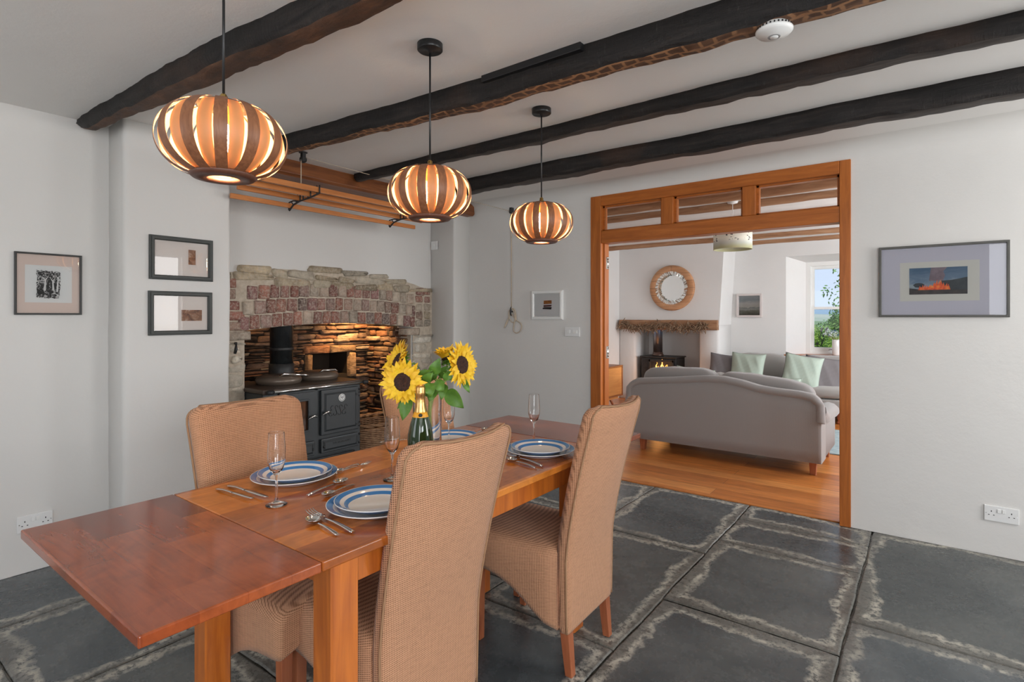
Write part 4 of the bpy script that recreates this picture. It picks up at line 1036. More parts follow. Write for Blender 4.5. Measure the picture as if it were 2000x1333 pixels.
for (nm, Y, zc, hh, cs, lb) in (('hill', 420, 0, 5.5, [(.3, (.3, .38, .22)), (.6, (.55, .53, .38))], 'patchwork farmland hill seen far away through the window'), ('hill', 640, 0, 11.5, [(.3, (.25, .36, .42)), (.7, (.36, .46, .48))], 'hazy blue hill on the horizon through the window')):
    b = MB(); rows = []
    for i in range(9):
        rows.append([(x, Y - 60 + i * 15, -1.5 + hh * math.sin(PI / 2 * i / 8) ** 1.0 * (1 + .25 * math.sin(x / 55 + Y) + .12 * math.sin(x / 21))) for x in range(-260, 261, 8)])
    b.grid(rows); struct(b.build(nm, noisy('hillside_' + str(Y), cs, .012, (1, 1, 1), rough=.9, bstr=0)), lb, 'hill')

# ------------------------------------------------------------------ dining table
TZ = .77; TX0, TX1 = -1.896, -1.100; TY0, TYa, TYb, TY1 = .372, .738, 2.108, 2.474
t = thing('dining_table', 'extending wooden dining table laid for four, with darker end leaves', 'table', ((TX0 + TX1) / 2, (TY0 + TY1) / 2, 0))
for nm, a, c, m in (('tabletop', TYa + .001, TYb - .001, 'table_main'), ('extension_leaf', TY0, TYa - .001, 'table_leaf'), ('extension_leaf', TYb + .001, TY1, 'table_leaf')):
    b = MB(); b.box(TX0, TX1, a, c, TZ - .024, TZ); part(b, nm, M[m], t, bevel=.0035, seg=3)
for (x, y) in ((-1.144, .805), (-1.775, .803), (-1.22, 2.03), (-1.735, 2.03)):
    b = MB(); s_ = .039; ch = .005
    ring = lambda z: [(x + dx * s_ - (ch * dx if q else 0), y + dy * s_ - (0 if q else ch * dy), z) for dx, dy, q in ((1, -1, 1), (1, -1, 0), (1, 1, 0), (1, 1, 1), (-1, 1, 1), (-1, 1, 0), (-1, -1, 0), (-1, -1, 1))]
    # order corners so the chamfer runs round
    P = []
    for dx, dy in ((1, -1), (1, 1), (-1, 1), (-1, -1)):
        a_ = (x + dx * (s_ - ch), y + dy * s_); c_ = (x + dx * s_, y + dy * (s_ - ch))
        P += [a_, c_] if dx * dy < 0 else [c_, a_]
    b.loft([[(px_, py_, z) for px_, py_ in P] for z in (.002, TZ - .025)], smooth=False); part(b, 'leg', M['tleg_wood'], t)
for (x0, x1, y0, y1) in ((-1.165, -1.143, .844, 2.001), (-1.81, -1.788, .842, 2.001), (-1.736, -1.183, .80, .822), (-1.736, -1.183, 2.02, 2.042)):
    b = MB(); b.box(x0, x1, y0, y1, TZ - .105, TZ - .025); part(b, 'apron', M['tleg_wood'], t, bevel=.002)

# ------------------------------------------------------------------ chairs; local frame: rear legs at x=0, sitter faces +x
def chair(label):
    t = thing('dining_chair', label, 'chair', (0, 0, 0), 0, 'upholstered high-back chairs round the dining table')
    lean = lambda z: -.012 - .128 * max(0, (z - .42) / .58) ** 1.35
    hw = lambda z: .188 + .024 * min(1, max(0, (z - .165) / .8))
    # seat with deep skirt
    b = MB(); rings = []; W_ = .205
    sts = [(.03, .17), (.08, .185), (.13, .215), (.18, .25), (.23, .28), (.28, .3), (.33, .312), (.38, .318), (.425, .32), (.445, .323), (.452, .335)]
    for i, (x, zb) in enumerate(sts):
        e = 0 if i < 8 else [.004, .014, .03][i - 8]; w_ = W_ - e * .6 + (-.012 if i == 0 else 0); zt_ = .468 - e * .55; R = []
        for q in range(9): u = -1 + 2 * q / 8; R.append((x, w_ * u * .985, zb + (.03 * (1 - u * u) if i > 5 else .012 * (1 - u * u))))
        R += [(x, w_, zb + .02), (x, w_ + .003, (zb + zt_) / 2), (x, w_, zt_ - .03), (x, w_ - .01, zt_ - .01)]
        for q in range(9): u = 1 - 2 * q / 8; R.append((x, (w_ - .025) * u, zt_ + .012 * (1 - u * u)))
        R += [(x, -w_ + .01, zt_ - .01), (x, -w_, zt_ - .03), (x, -w_ - .003, (zb + zt_) / 2), (x, -w_, zb + .02)]
        rings.append(R)
    b.loft(rings); part(b, 'seat', M['chairfab'], t)
    # curved backrest
    b = MB(); rings = []; zs = [.163, .17, .19] + [.19 + (.965 - .19) * k / 22 for k in range(1, 23)] + [.972, .979, .985, .990, .994, .997, .999, 1.0]
    def ringat(z, sh, top):
        x0 = lean(z); h = hw(z) - sh; th = .05 - (.012 if top else 0); bow = .034 * min(1, max(0, (z - .2) / .5)); R = []
        crown = lambda u: (.010 * (u * u)) * min(1, max(0, (z - .8) / .2))
        n = 12
        for q in range(n + 1):
            u = -1 + 2 * q / n; R.append((x0 - bow * (1 - u * u) - .003 + sh * .6, h * u * .965, z + crown(u)))
        R += [(x0 + .008, h, z + .01 * min(1, max(0, (z - .8) / .2))), (x0 + th * .5, h + .001, z + .01 * min(1, max(0, (z - .8) / .2)))]
        for q in range(n + 1):
            u = 1 - 2 * q / n; R.append((x0 + th - bow * .75 * (1 - u * u) - sh * .9, h * u * .93, z + crown(u)))
        R += [(x0 + th * .5, -h - .001, z + .01 * min(1, max(0, (z - .8) / .2))), (x0 + .008, -h, z + .01 * min(1, max(0, (z - .8) / .2)))]
        return R
    for z in zs:
        k = 0
        if z > .955: k = .045 - math.sqrt(max(0, .045 ** 2 - (z - .955) ** 2))
        if z < .18: k = .006
        rings.append(ringat(z, 0, False) if k == 0 else ringat(z, min(.018, k * .5), z > .99))
    # round the upper corners
    for R, z in zip(rings, zs):
        if z > .94:
            cut = .04 - math.sqrt(max(0, .04 ** 2 - (z - .96) ** 2)) if z > .96 else 0
            for i, p in enumerate(R): R[i] = (p[0], p[1] * (1 - cut / .21), p[2])
    b.loft(rings, cap=False)
    for R, fl in ((rings[0], 1), (rings[-1], 0)):
        n = 12; L = [R[-1]] + R[0:n + 1] + [R[n + 1]]; Fr = [R[-2]] + [R[n + 3 + n - q] for q in range(n + 1)] + [R[n + 2]]
        b.grid([L, Fr])
    br_ = part(b, 'backrest', M['chairfab'], t)
    b = MB()
    for s_ in (-1, 1):
        pts = [(lean(z) + .001, s_ * (hw(z) + .002), z) for z in [.168 + (.95 - .168) * k / 30 for k in range(31)]]
        for k in range(1, 7):
            a = PI / 2 * k / 6; z = .95 + .04 * math.sin(a); pts.append((lean(z) + .001, s_ * (hw(z) + .002 - .04 * (1 - math.cos(a))), z + .01))
        if s_ < 0: left = pts
        else:
            mid = [(lean(1.0) - .034 * (1 - u * u) + .002, .17 * u, 1.0 + .008 * u * u) for u in [-.97 + 1.94 * k / 16 for k in range(17)]]
            b.tube(left + mid + list(reversed(pts)), .0038, 6)
    part(b, 'piping', M['piping'], br_, world=False)
    for (x, y, kind) in ((.0, .158, 0), (.0, -.158, 0), (.415, .165, 1), (.415, -.165, 1)):
        b = MB()
        if kind: b.loft([[(x - a, y - a, z), (x + a, y - a, z), (x + a, y + a, z), (x - a, y + a, z)] for a, z in ((.0145, .001), (.018, .34))], smooth=False)
        else: b.loft([[(x + dx - a, y - a, z), (x + dx + a, y - a, z), (x + dx + a, y + a, z), (x + dx - a, y + a, z)] for a, z, dx in ((.0145, .001, -.008), (.017, .1, .002), (.019, .2, .012))], smooth=False)
        part(b, 'leg', M['leg_wood'], t, bevel=.002)
    return t
import types
ch = chair('tan woven high-back chair nearest the camera, its back hiding the right side of a plate')
def put(o, topx, y, rz):  # place by the middle of the top of the back
    v = Vector((math.cos(rz), math.sin(rz), 0)) * -.14
    o.location = (topx - v.x, y - v.y, 0); o.rotation_euler = (0, 0, rz)
put(ch, -1.015, 1.135, PI)
o = dup(ch, label='tan woven high-back chair pulled out on the doorway side, side and legs in view'); put(o, -.93, 1.915, PI + math.radians(2))
o = dup(ch, label='tan woven high-back chair facing the camera, between the table and the black range'); put(o, -2.09, 1.065, 0)
o = dup(ch, label='tan woven high-back chair half hidden behind the sunflowers'); put(o, -2.115, 1.94, 0)

# ------------------------------------------------------------------ plates
def platemat(name, R, bands):
    m, n, l, b_ = nt(name); t_ = n.new('ShaderNodeTexCoord'); s_ = n.new('ShaderNodeSeparateXYZ'); l.new(t_.outputs['Object'], s_.inputs[0])
    r = math_(n, l, 'SQRT', math_(n, l, 'ADD', math_(n, l, 'POWER', s_.outputs[0], 2), math_(n, l, 'POWER', s_.outputs[1], 2)))
    W_ = (.76, .735, .71); B_ = (.055, .21, .5); st = [(0, W_)]
    for a, c in bands: st += [(a / R * .5, B_), (c / R * .5, W_)]
    l.new(ramp(n, l, math_(n, l, 'MULTIPLY', r, .5 / R), st, 'CONSTANT'), b_.inputs['Base Color'])
    b_.inputs['Roughness'].default_value = .12; b_.inputs['Coat Weight'].default_value = .3; return m
pm1 = platemat('plate_bands_large', .14, [(.100, .108), (.120, .1375)]); pm2 = platemat('plate_bands_small', .12, [(.080, .091), (.104, .1178)])
def plate(R, mat, loc, name, label, group):
    b = MB(); k = R / .14
    prof = [(0, .004), (.088 * k, .0045), (.097 * k, .0075), (.104 * k, .0125), (.122 * k, .0185), (.137 * k, .0235), (.14 * k, .0245), (.1395 * k, .0215), (.12 * k, .0145), (.1 * k, .007), (.092 * k, .001), (.088 * k, 0), (.084 * k, .0015), (0, .0015)]
    b.lathe(prof, (0, 0, 0), 72, cap=False); o = b.build(name, mat); o.location = loc; return tag(o, label, 'plate', group)
PL = [(-1.745, 1.075, 'at the setting before the camera-facing chair'), (-1.262, 1.10, 'at the setting before the nearest chair'), (-1.262, 1.888, 'at the setting before the pulled-out chair'), (-1.735, 1.86, 'behind the glass vase')]
pc = [(576, 926), (735, 981), (1055, 877), (880, 856)]
PLs = []
for (px, py) in pc:
    q = onz(px, py, TZ + .02); PLs.append((q.x, q.y))
print('plates', PLs)
plA = plate(.14, pm1, (0, 0, 0), 'dinner_plate', '', 'blue banded dinner plates'); plB = plate(.12, pm2, (0, 0, 0), 'side_plate', '', 'blue banded smaller plates on top')
for i, ((x, y), (_, _, w_)) in enumerate(zip(PLs, PL)):
    for k, o0 in enumerate((plA, plB)):
        o = o0 if i == 0 else o0.copy()
        if i: C.objects.link(o)
        o.location = (x + (.002 if k else 0), y + (.003 if k else 0), TZ + .0005 + (.0075 if k else 0))
        if k: o.location = (x - .002, y + .004, TZ + .0085)
        o['label'] = ('large blue-rimmed white plate, lower of the two ' if k == 0 else 'smaller blue-banded white plate, upper of the two ') + w_

# ------------------------------------------------------------------ champagne flutes
def flute(loc, label, tilt=0):
    b = MB(); hh = .215
    prof = [(0, .0005), (.030, .0008), (.0305, .002), (.018, .006), (.006, .012), (.0038, .025), (.0035, .06), (.0042, .085), (.010, .094), (.019, .107), (.0248, .128), (.0262, .15), (.0245, .185), (.0223, hh - .004), (.0222, hh - .0006), (.0221, hh), (.0215, hh), (.0214, hh - .0006), (.0215, hh - .004), (.0236, .185), (.0252, .15), (.0238, .129), (.018, .109), (.009, .099), (0, .097)]
    b.lathe(prof, (0, 0, 0), 40, cap=False); o = b.build('champagne_flute', M['glass']); o.location = loc
    return tag(o, label, 'glass', 'champagne flutes on the dining table')
f0 = None
for (px, py, w_) in ((540, 987, 'empty champagne flute nearest the camera, before the stacked plates by the range-side chair'), (766, 938, 'empty champagne flute beside the bottle, behind the nearest plate'), (1043, 866, 'empty champagne flute behind the far right plate'), (877, 868, 'champagne flute beside the vase, before the plate behind the flowers')):
    q = onz(px, py, TZ)
    if f0 is None: f0 = flute((q.x, q.y, TZ + .0005), w_)
    else:
        o = f0.copy(); C.objects.link(o); o.location = (q.x, q.y, TZ + .0005); o['label'] = w_

# ------------------------------------------------------------------ cutlery (local: bowl/blade end towards +x, tail at origin)
def handle_mesh(b, L, w0=.008, w1=.005):
    rings = []
    for k in range(15):
        u = k / 14; w_ = w0 * (1 - u) + w1 * u if u > .12 else w0 * (.8 + u * 1.6); z = .003 + .003 * math.sin(PI * min(1, u * 1.05)) + .004 * u
        h = .0022; rings.append([(u * L, -w_, z), (u * L, -w_ * .5, z + h), (u * L, w_ * .5, z + h), (u * L, w_, z), (u * L, w_ * .5, z - h * .6), (u * L, -w_ * .5, z - h * .6)])
    b.loft(rings)
def spoon():
    b = MB(); handle_mesh(b, .115, .0075, .0032)
    N = 16; rows = []
    for (s1, dz) in ((1, 0), (.93, -.0005), (.8, -.004), (.55, -.0075), (.25, -.009), (.02, -.0095)):
        rows.append([(.113 + .028 + .029 * s1 * math.cos(2 * PI * j / N), .0195 * s1 * math.sin(2 * PI * j / N) * (1 - .12 * math.cos(2 * PI * j / N)), .0135 + dz) for j in range(N)])
    b.loft(rows, cap=False); rows2 = [[(p[0], p[1], p[2] - .0012) for p in r] for r in rows]; b.loft(rows2, cap=False); b.loft([rows[0], rows2[0]], cap=False)
    return b.build('spoon', M['chrome'])
def fork():
    b = MB(); handle_mesh(b, .12, .0075, .0032)
    rings = [[(x, -w_, z), (x, 0, z - .001), (x, w_, z), (x, 0, z - .0025)] for x, w_, z in ((.118, .003, .0135), (.13, .009, .0115), (.142, .0115, .009), (.15, .0115, .0085))]
    b.loft(rings)
    for k in range(4):
        y = -.0096 + .0064 * k; b.tube([(.149, y, .008), (.165, y, .0075), (.18, y, .0105), (.19, y, .0145)], [.0018, .0018, .0015, .0008], 6)
    return b.build('fork', M['chrome'])
def knife():
    b = MB(); handle_mesh(b, .095, .0085, .006)
    rings = [[(x, -w0, .0085), (x, 0, .0095), (x, w1, .0085), (x, 0, .0075)] for x, w0, w1 in ((.093, .005, .006), (.105, .008, .007), (.16, .009, .007), (.19, .008, .007), (.205, .004, .006), (.212, -.002, .003))]
    b.loft(rings); return b.build('knife', M['steel'])
proto = {'spoon': spoon(), 'fork': fork(), 'knife': knife()}; used = {}
CUT = [('knife', (424, 955), (492, 975), 'steel knife nearest the corner, left of the flute and plates by the range-side chair'),
       ('knife', (446, 949), (520, 973), 'steel knife, nearer the plates of the pair left of the flute'),
       ('spoon', (600, 968), (676, 939), 'steel spoon lying between the two near place settings'),
       ('spoon', (692, 946), (640, 966), 'steel spoon crossing tail-up just behind the nearest plate'),
       ('fork', (655, 925), (699, 911), 'steel fork beyond the right edge of the range-side plates'),
       ('spoon', (700, 906), (664, 920), 'steel spoon lying at the right edge of the range-side plates'),
       ('spoon', (660, 1045), (603, 1014), 'steel spoon left of the nearest plate, in front of a fork'),
       ('fork', (690, 1040), (604, 1002), 'steel fork left of the nearest plate, behind a spoon'),
       ('spoon', (1046, 914), (990, 897), 'steel spoon in front of the far right plate, nearer the table edge'),
       ('fork', (1060, 911), (992, 889), 'steel fork in front of the far right plate, nearer the plate'),
       ('spoon', (927, 850), (948, 838), 'steel spoon right of the plate behind the vase'),
       ('knife', (742, 864), (797, 859), 'steel knife behind the champagne bottle')]
for nm, pt, pb_, w_ in CUT:
    p0 = onz(*pt, TZ + .004); p1 = onz(*pb_, TZ + .006); d = p1 - p0
    L = {'spoon': .165, 'fork': .185, 'knife': .205}[nm]
    o = proto[nm] if nm not in used else proto[nm].copy()
    if nm in used: C.objects.link(o)
    used[nm] = 1; k = min(1.12, max(.85, d.length / L)); o.scale = (k, k, k)
    o.location = (p0.x, p0.y, TZ + .0005)
    o.rotation_euler = (0, 0, math.atan2(d.y, d.x)); tag(o, w_, nm, 'steel cutlery on the dining table')

# ------------------------------------------------------------------ pendant lamps of bent veneer
def strip_mat():
    return woodmat('veneer_walnut', [(.25, (.17, .065, .03)), (.55, (.27, .11, .05)), (.8, (.36, .155, .075))], 'z', 8, .45)
def strip_in():
    m, n, l, b_ = nt('veneer_inner'); b_.inputs['Base Color'].default_value = (.72, .48, .28, 1); b_.inputs['Roughness'].default_value = .6
    b_.inputs['Transmission Weight'].default_value = 0; return m
VM, VI = strip_mat(), strip_in(); VO = simple('veneer_translucent', (.62, .27, .1), .5)
def pendant(label):
    t = thing('pendant_lamp', label, 'lamp', (0, 0, 0), 0, 'slatted wooden pendant lamps over the dining table')
    ZC = 1.817; RX = .166; HZ = .104
    def prof(ph, R, Hh): # ph -pi/2..pi/2
        c = math.cos(ph); return (R * c ** .72 if c > 0 else 0, Hh * math.sin(ph))
    for ring, (R, Hh, n, wd, off, m_) in enumerate(((RX, HZ, 13, .033, 0, VM), (RX * .94, HZ * .97, 13, .036, .5, VO))):
        b = MB()
        for k in range(n):
            a0 = 2 * PI * (k + off) / n
            out = []; inn = []
            for q in range(25):
                ph = -1.18 + (1.18 + 1.22) * q / 24; r, z = prof(ph, R, Hh)
                w_ = wd / 2 * (1 - .12 * abs(ph)); da = min(w_ / max(r, .02), PI / n * 1.0)
                ro = []; ri = []
                for s_ in (-1, -.33, .33, 1):
                    a = a0 + da * s_; rr_ = r + (1 - abs(s_)) * .0008
                    ro.append((rr_ * math.cos(a), rr_ * math.sin(a), ZC + z)); ri.append(((rr_ - .0013) * math.cos(a), (rr_ - .0013) * math.sin(a), ZC + z))
                out.append(ro); inn.append(ri)
            b.grid(out, 0); b.grid([list(reversed(r_)) for r_ in inn], 1)
            for e in (0, 3):
                b.grid([[out[i][e], inn[i][e]] for i in range(25)], 1, False)
        part(b, 'outer_slats' if ring == 0 else 'inner_slats', [m_, VI], t, world=False, fixn=False)
    zb = ZC - HZ * math.sin(1.18)
    b = MB(); b.lathe([(.042, zb - .010), (.078, zb - .008), (.086, zb - .001), (.084, zb + .004), (.044, zb + .004), (.042, zb - .010)], (0, 0, 0), 48, cap=False); part(b, 'bottom_ring', woodmat('ring_walnut', [(.3, (.1, .04, .025)), (.7, (.16, .065, .04))], 'x', 6, .45), t, world=False)
    zt_ = ZC + HZ * math.sin(1.22)
    b = MB(); b.lathe([(.02, zt_ - .003), (.066, zt_ - .004), (.068, zt_ + .001), (.02, zt_ + .003), (.02, zt_ - .003)], (0, 0, 0), 48, cap=False); part(b, 'top_ring', M['black'], t, world=False)
    b = MB(); b.lathe([(0, zt_ - .045), (.018, zt_ - .045), (.019, zt_ - .005), (.024, zt_), (.024, zt_ + .004), (.012, zt_ + .008), (.014, zt_ + .016), (.009, zt_ + .02), (.01, zt_ + .028), (.006, zt_ + .034), (0, zt_ + .036)], (0, 0, 0), 24); part(b, 'lamp_holder', M['brass'], t, world=False)
    b = MB(); b.tube([(0, 0, zt_ + .03), (0, 0, CEIL - .02)], .0038, 8); part(b, 'cord', M['black'], t, world=False)
    b = MB(); b.lathe([(0, CEIL - .036), (.007, CEIL - .036), (.009, CEIL - .027), (.047, CEIL - .027), (.05, CEIL - .024), (.05, CEIL), (0, CEIL)], (0, 0, 0), 40); part(b, 'ceiling_rose', M['black'], t, world=False)
    b = MB(); b.lathe([(0, ZC - .055), (.008, ZC - .05), (.013, ZC - .03), (.013, ZC + .035), (.01, ZC + .052), (0, ZC + .056)], (0, 0, 0), 16); part(b, 'bulb', M['bulb'], t, world=False)
    return t
pl = pendant('slatted wooden pendant lamp nearest the camera, largest in view at upper left')
pl.location = (-1.565, .737, 0)
o = dup(pl, (-1.578, 1.545, 0), 0, 'slatted wooden pendant lamp in the middle of the row of three'); 
o = dup(pl, (-1.608, 2.378, 0), .3, 'slatted wooden pendant lamp farthest from the camera, before the door wall')
for i, (x, y) in enumerate(((-1.565, .737), (-1.578, 1.545), (-1.608, 2.378))):
    l = bpy.data.lights.new('pendant_light', 'POINT'); l.energy = 5.0; l.color = (1, .72, .42); l.shadow_soft_size = .03
    o = bpy.data.objects.new('pendant_light', l); C.objects.link(o); o.location = (x, y, 1.765)

# ------------------------------------------------------------------ the range cooker
RX0, RY0, RY1, RT = -3.65, 1.982, 2.797, .80
t = thing('range_cooker', 'black solid fuel range cooker with two round lids standing in the stone arch', 'range cooker', (RX0, (RY0 + RY1) / 2, .012))
E_ = M['enamel']
b = MB(); b.box(-4.2, RX0, RY0, RY1, .07, RT - .012); part(b, 'body', E_, t, bevel=.008, seg=3)
b = MB(); b.box(-4.18, RX0 - .04, RY0 + .02, RY1 - .02, .012, .07); part(b, 'plinth', M['iron'], t)
b = MB(); b.box(-4.22, RX0 + .022, RY0 - .012, RY1 + .012, RT - .012, RT + .022); part(b, 'hotplate', noisy('hob_top', [(.3, (.05, .035, .028)), (.7, (.09, .065, .05))], 8, rough=.35, bstr=.05), t, bevel=.012, seg=3)
b = MB(); b.tube([(RX0 + .048, RY0 + .045, RT + .004), (RX0 + .048, RY1 + .015, RT + .004)], .0115, 14); rl = part(b, 'towel_rail', M['steel'], t)
for y in (RY0 + .03, RY1 + .012):
    b = MB(); b.lathe([(.0, -.022), (.016, -.02), (.016, .02), (0, .022)], (RX0 + .048, y, RT + .004), 14, T=Matrix.Rotation(PI / 2, 3, 'X')); b.tube([(RX0, y, RT + .004), (RX0 + .048, y, RT + .004)], .011, 10); part(b, 'rail_bracket', M['iron'], t)
fr = lambda u, v, d: (RX0 + d, u, v)
def raised_door(y0, y1, z0, z1, name, th=.022, inset=.022, bev=.006, window=None):
    b = MB()
    if window is None:
        # flat outer rim, bevelled raised field
        b.box(RX0, RX0 + th, y0, y1, z0, z1); d_ = part(b, name, E_, t, bevel=bev, seg=3)
        b = MB(); i1, i2 = inset, inset + .018
        R1 = [fr(y0 + i1, z0 + i1, th - .002), fr(y1 - i1, z0 + i1, th - .002), fr(y1 - i1, z1 - i1, th - .002), fr(y0 + i1, z1 - i1, th - .002)]
        R2 = [fr(y0 + i2, z0 + i2, th + .008), fr(y1 - i2, z0 + i2, th + .008), fr(y1 - i2, z1 - i2, th + .008), fr(y0 + i2, z1 - i2, th + .008)]
        b.loft([R1, R2], smooth=False); part(b, 'raised_panel', E_, d_, world=True) if False else None
        o = b.build('raised_panel', E_, d_, loc=t.location)
        return d_
    wy0, wy1, wz0, wz1 = window
    for (a, c, e, g) in ((y0, wy0, z0, z1), (wy1, y1, z0, z1), (wy0, wy1, z0, wz0), (wy0, wy1, wz1, z1)): b.box(RX0, RX0 + th, a, c, e, g)
    d_ = part(b, name, E_, t)
    b = MB()
    for (a, c, e, g) in ((wy0 - .008, wy0 + .006, wz0, wz1), (wy1 - .006, wy1 + .008, wz0, wz1), (wy0, wy1, wz0 - .008, wz0 + .006), (wy0, wy1, wz1 - .006, wz1 + .008)): b.box(RX0 + th - .004, RX0 + th + .008, a, c, e, g)
    b.build('window_trim', E_, d_, loc=t.location, bevel=.002)
    b = MB(); b.box(RX0 + .004, RX0 + .01, wy0, wy1, wz0, wz1); b.build('glass_pane', simple('stove_glass', (.07, .035, .02), .06, 0, .8), d_, loc=t.location)
    return d_
dr = raised_door(2.425, 2.765, .432, .772, 'oven_door')
dl = raised_door(2.022, 2.372, .432, .772, 'firebox_door', window=(2.075, 2.32, .49, .715))
lr_ = raised_door(2.425, 2.765, .298, .405, 'lower_door', inset=.012)
ll_ = raised_door(2.022, 2.372, .298, .405, 'ash_door', inset=.012)
b = MB(); b.tube([(RX0 + .006, 2.06, .262), (RX0 + .03, 2.1, .266), (RX0 + .03, 2.69, .266), (RX0 + .006, 2.73, .262)], .009, 10); part(b, 'bottom_rail', M['iron'], t)
def lever(y, z, par):
    b = MB(); b.tube([(RX0 + .022, y, z), (RX0 + .045, y, z)], .006, 10)
    b.tube([(RX0 + .045, y - .035, z - .012), (RX0 + .052, y - .012, z + .004), (RX0 + .05, y + .012, z + .012), (RX0 + .047, y + .035, z + .004), (RX0 + .046, y + .04, z - .006)], [.003, .006, .009, .006, .003], 10)
    b.build('handle', M['steel'], par, loc=t.location)
lever(2.452, .60, dr); lever(2.335, .585, dl)
for (y, z) in ((2.782, .745), (2.782, .46), (2.782, .385), (2.782, .318), (2.447, .345), (2.352, .345), (2.1, .79 - .012), (2.4, .785)):
    b = MB(); b.lathe([(0, .014), (.006, .013), (.008, .009), (.008, 0), (0, 0)], (0, 0, 0), 14, T=Matrix.Rotation(PI / 2, 3, 'Y')); b.v = [(p[0] + RX0 + (.02 if y < 2.77 and z < .7 else 0), p[1] + y, p[2] + z) for p in b.v]; part(b, 'knob', M['iron'], t)
for z in (.71, .47):
    b = MB(); b.tube([(RX0 + .012, 2.772, z - .02), (RX0 + .012, 2.772, z + .02)], .008, 10); b.box(RX0 + .012, RX0 + .028, 2.735, 2.775, z - .008, z + .008); b.build('hinge', M['iron'], dr, loc=t.location)
def text_mesh(name, s, size, mat, par, loc, plane, extr=.001, shear=0.0, offs=(0, 0), parloc=None, spacing=1.0, offset=0):
    cu = bpy.data.curves.new(name, 'FONT'); cu.body = s; cu.size = size; cu.extrude = extr; cu.shear = shear; cu.align_x = 'CENTER'; cu.align_y = 'CENTER'; cu.space_character = spacing; cu.offset = offset
    tmp = bpy.data.objects.new(name, cu); C.objects.link(tmp); dg = bpy.context.evaluated_depsgraph_get(); dg.update()
    me = bpy.data.meshes.new_from_object(tmp.evaluated_get(dg)); bpy.data.objects.remove(tmp)
    R = {'X': Matrix(((0, 0, 1), (1, 0, 0), (0, 1, 0))), 'Y': Matrix(((1, 0, 0), (0, 0, -1), (0, 1, 0)))}[plane]
    for v in me.vertices: v.co = R @ v.co + Vector(loc) - (parloc or Vector((0, 0, 0)))
    me.materials.clear(); me.materials.append(mat)
    o = bpy.data.objects.new(name, me); C.objects.link(o); o.parent = par; return o
LB_ = simple('lettering_black', (.004, .004, .004), .3)
for P_ in ([(275, 430), (230, 430), (205, 480), (215, 515), (240, 525), (200, 545), (165, 590), (165, 650), (200, 680), (235, 665), (235, 640)],
           [(385, 460), (375, 420), (340, 420), (315, 460), (335, 530), (355, 590), (340, 640), (305, 660), (275, 640), (280, 610)],
           [(495, 440), (480, 405), (445, 405), (425, 440), (440, 500), (460, 570), (450, 630), (415, 645), (388, 625), (390, 600)],
           [(615, 430), (605, 385), (570, 385), (545, 430), (548, 460), (575, 485), (530, 515), (495, 570), (505, 615), (545, 625), (575, 600), (570, 565)]):
    Q_ = [onx(630 + x / 12.8, 760 + y / 12.8, RX0 + .0305) for x, y in P_]; S_ = []
    for i in range(len(Q_) - 1):
        a0, a1, a2, a3 = Q_[max(i - 1, 0)], Q_[i], Q_[i + 1], Q_[min(i + 2, len(Q_) - 1)]
        for k in range(4):
            u = k / 4; S_.append(.5 * ((2 * a1) + (a2 - a0) * u + (2 * a0 - 5 * a1 + 4 * a2 - a3) * u * u + (3 * a1 - a0 - 3 * a2 + a3) * u ** 3))
    S_.append(Q_[-1]); b = MB(); b.tube(S_, .0021, 6); b.build('letter', LB_, dr, loc=t.location)
text_mesh('lettering', 'THE IRONHEART', .022, simple('lettering_black2', (.006, .006, .006), .3), lr_, (RX0 + .0305, 2.6, .362), 'X', .0008, 0, parloc=t.location)
b = MB(); b.lathe([(0, .006), (.026, .006), (.03, .004), (.03, 0), (0, 0)], (0, 0, 0), 36, T=Matrix.Rotation(PI / 2, 3, 'Y')); b.v = [(p[0] + RX0 + .029, p[1] + 2.60, p[2] + .70) for p in b.v]; bd = b.build('thermometer', M['whitepaint'], dr, loc=t.location)
b = MB(); 
for (r0, r1) in ((.021, .0235),): b.lathe([(r0, .0068), (r1, .0068)], (0, 0, 0), 36, T=Matrix.Rotation(PI / 2, 3, 'Y'), cap=False)
b.box(.0066, .0074, -.009, .009, .004, .007); b.box(.0066, .0074, -.0015, .0015, -.012, .006); b.box(.0066, .0074, -.011, -.008, -.002, .01); b.box(.0066, .0074, .008, .011, -.002, .01)
b.v = [(p[0] + RX0 + .029, p[1] + 2.60, p[2] + .70) for p in b.v]; b.build('dial_marks', M['black'], dr, loc=t.location)
for (x, y, ang) in ((-3.92, 2.255, .25), (-3.95, 2.605, .1)):
    z = RT + .022; b = MB(); b.lathe([(.152, z), (.158, z + .012), (.163, z + .02), (.164, z + .034), (.155, z + .05), (.12, z + .064), (.06, z + .07), (0, z + .071)], (x, y, 0), 48)
    ld_ = part(b, 'lid', noisy('lid_dome', [(.3, (.15, .115, .09)), (.7, (.2, .155, .12))], 4, rough=.33, bstr=.02, metal=.3), t)
    b = MB(); dx, dy = (.09, .165) if y < 2.4 else (.14, .02)
    p0 = Vector((x + .1, y - .02, z + .06)); p1 = Vector((x + .15, y + .13, z + .05)) if y < 2.4 else Vector((x + .125, y + .08, z + .06))
    b.tube([p0 + Vector((0, -.03, 0)), p0 + Vector((.02, -.01, .02)), p1 + Vector((0, 0, .012)), p1 + Vector((0, .02, .004))], [.007, .009, .009, .006], 12)
    if y > 2.4:
        for k in range(13): 
            q = p0.lerp(p1, .1 + .8 * k / 12) + Vector((.012, 0, .017)); b.lathe([(.011, -.0012), (.0118, 0), (.011, .0012)], q, 14, T=Matrix.Rotation(PI / 2, 3, 'X'))
    b.build('lid_handle', M['steel'] if y > 2.4 else M['chrome'], ld_, loc=t.location)
FY = 2.37
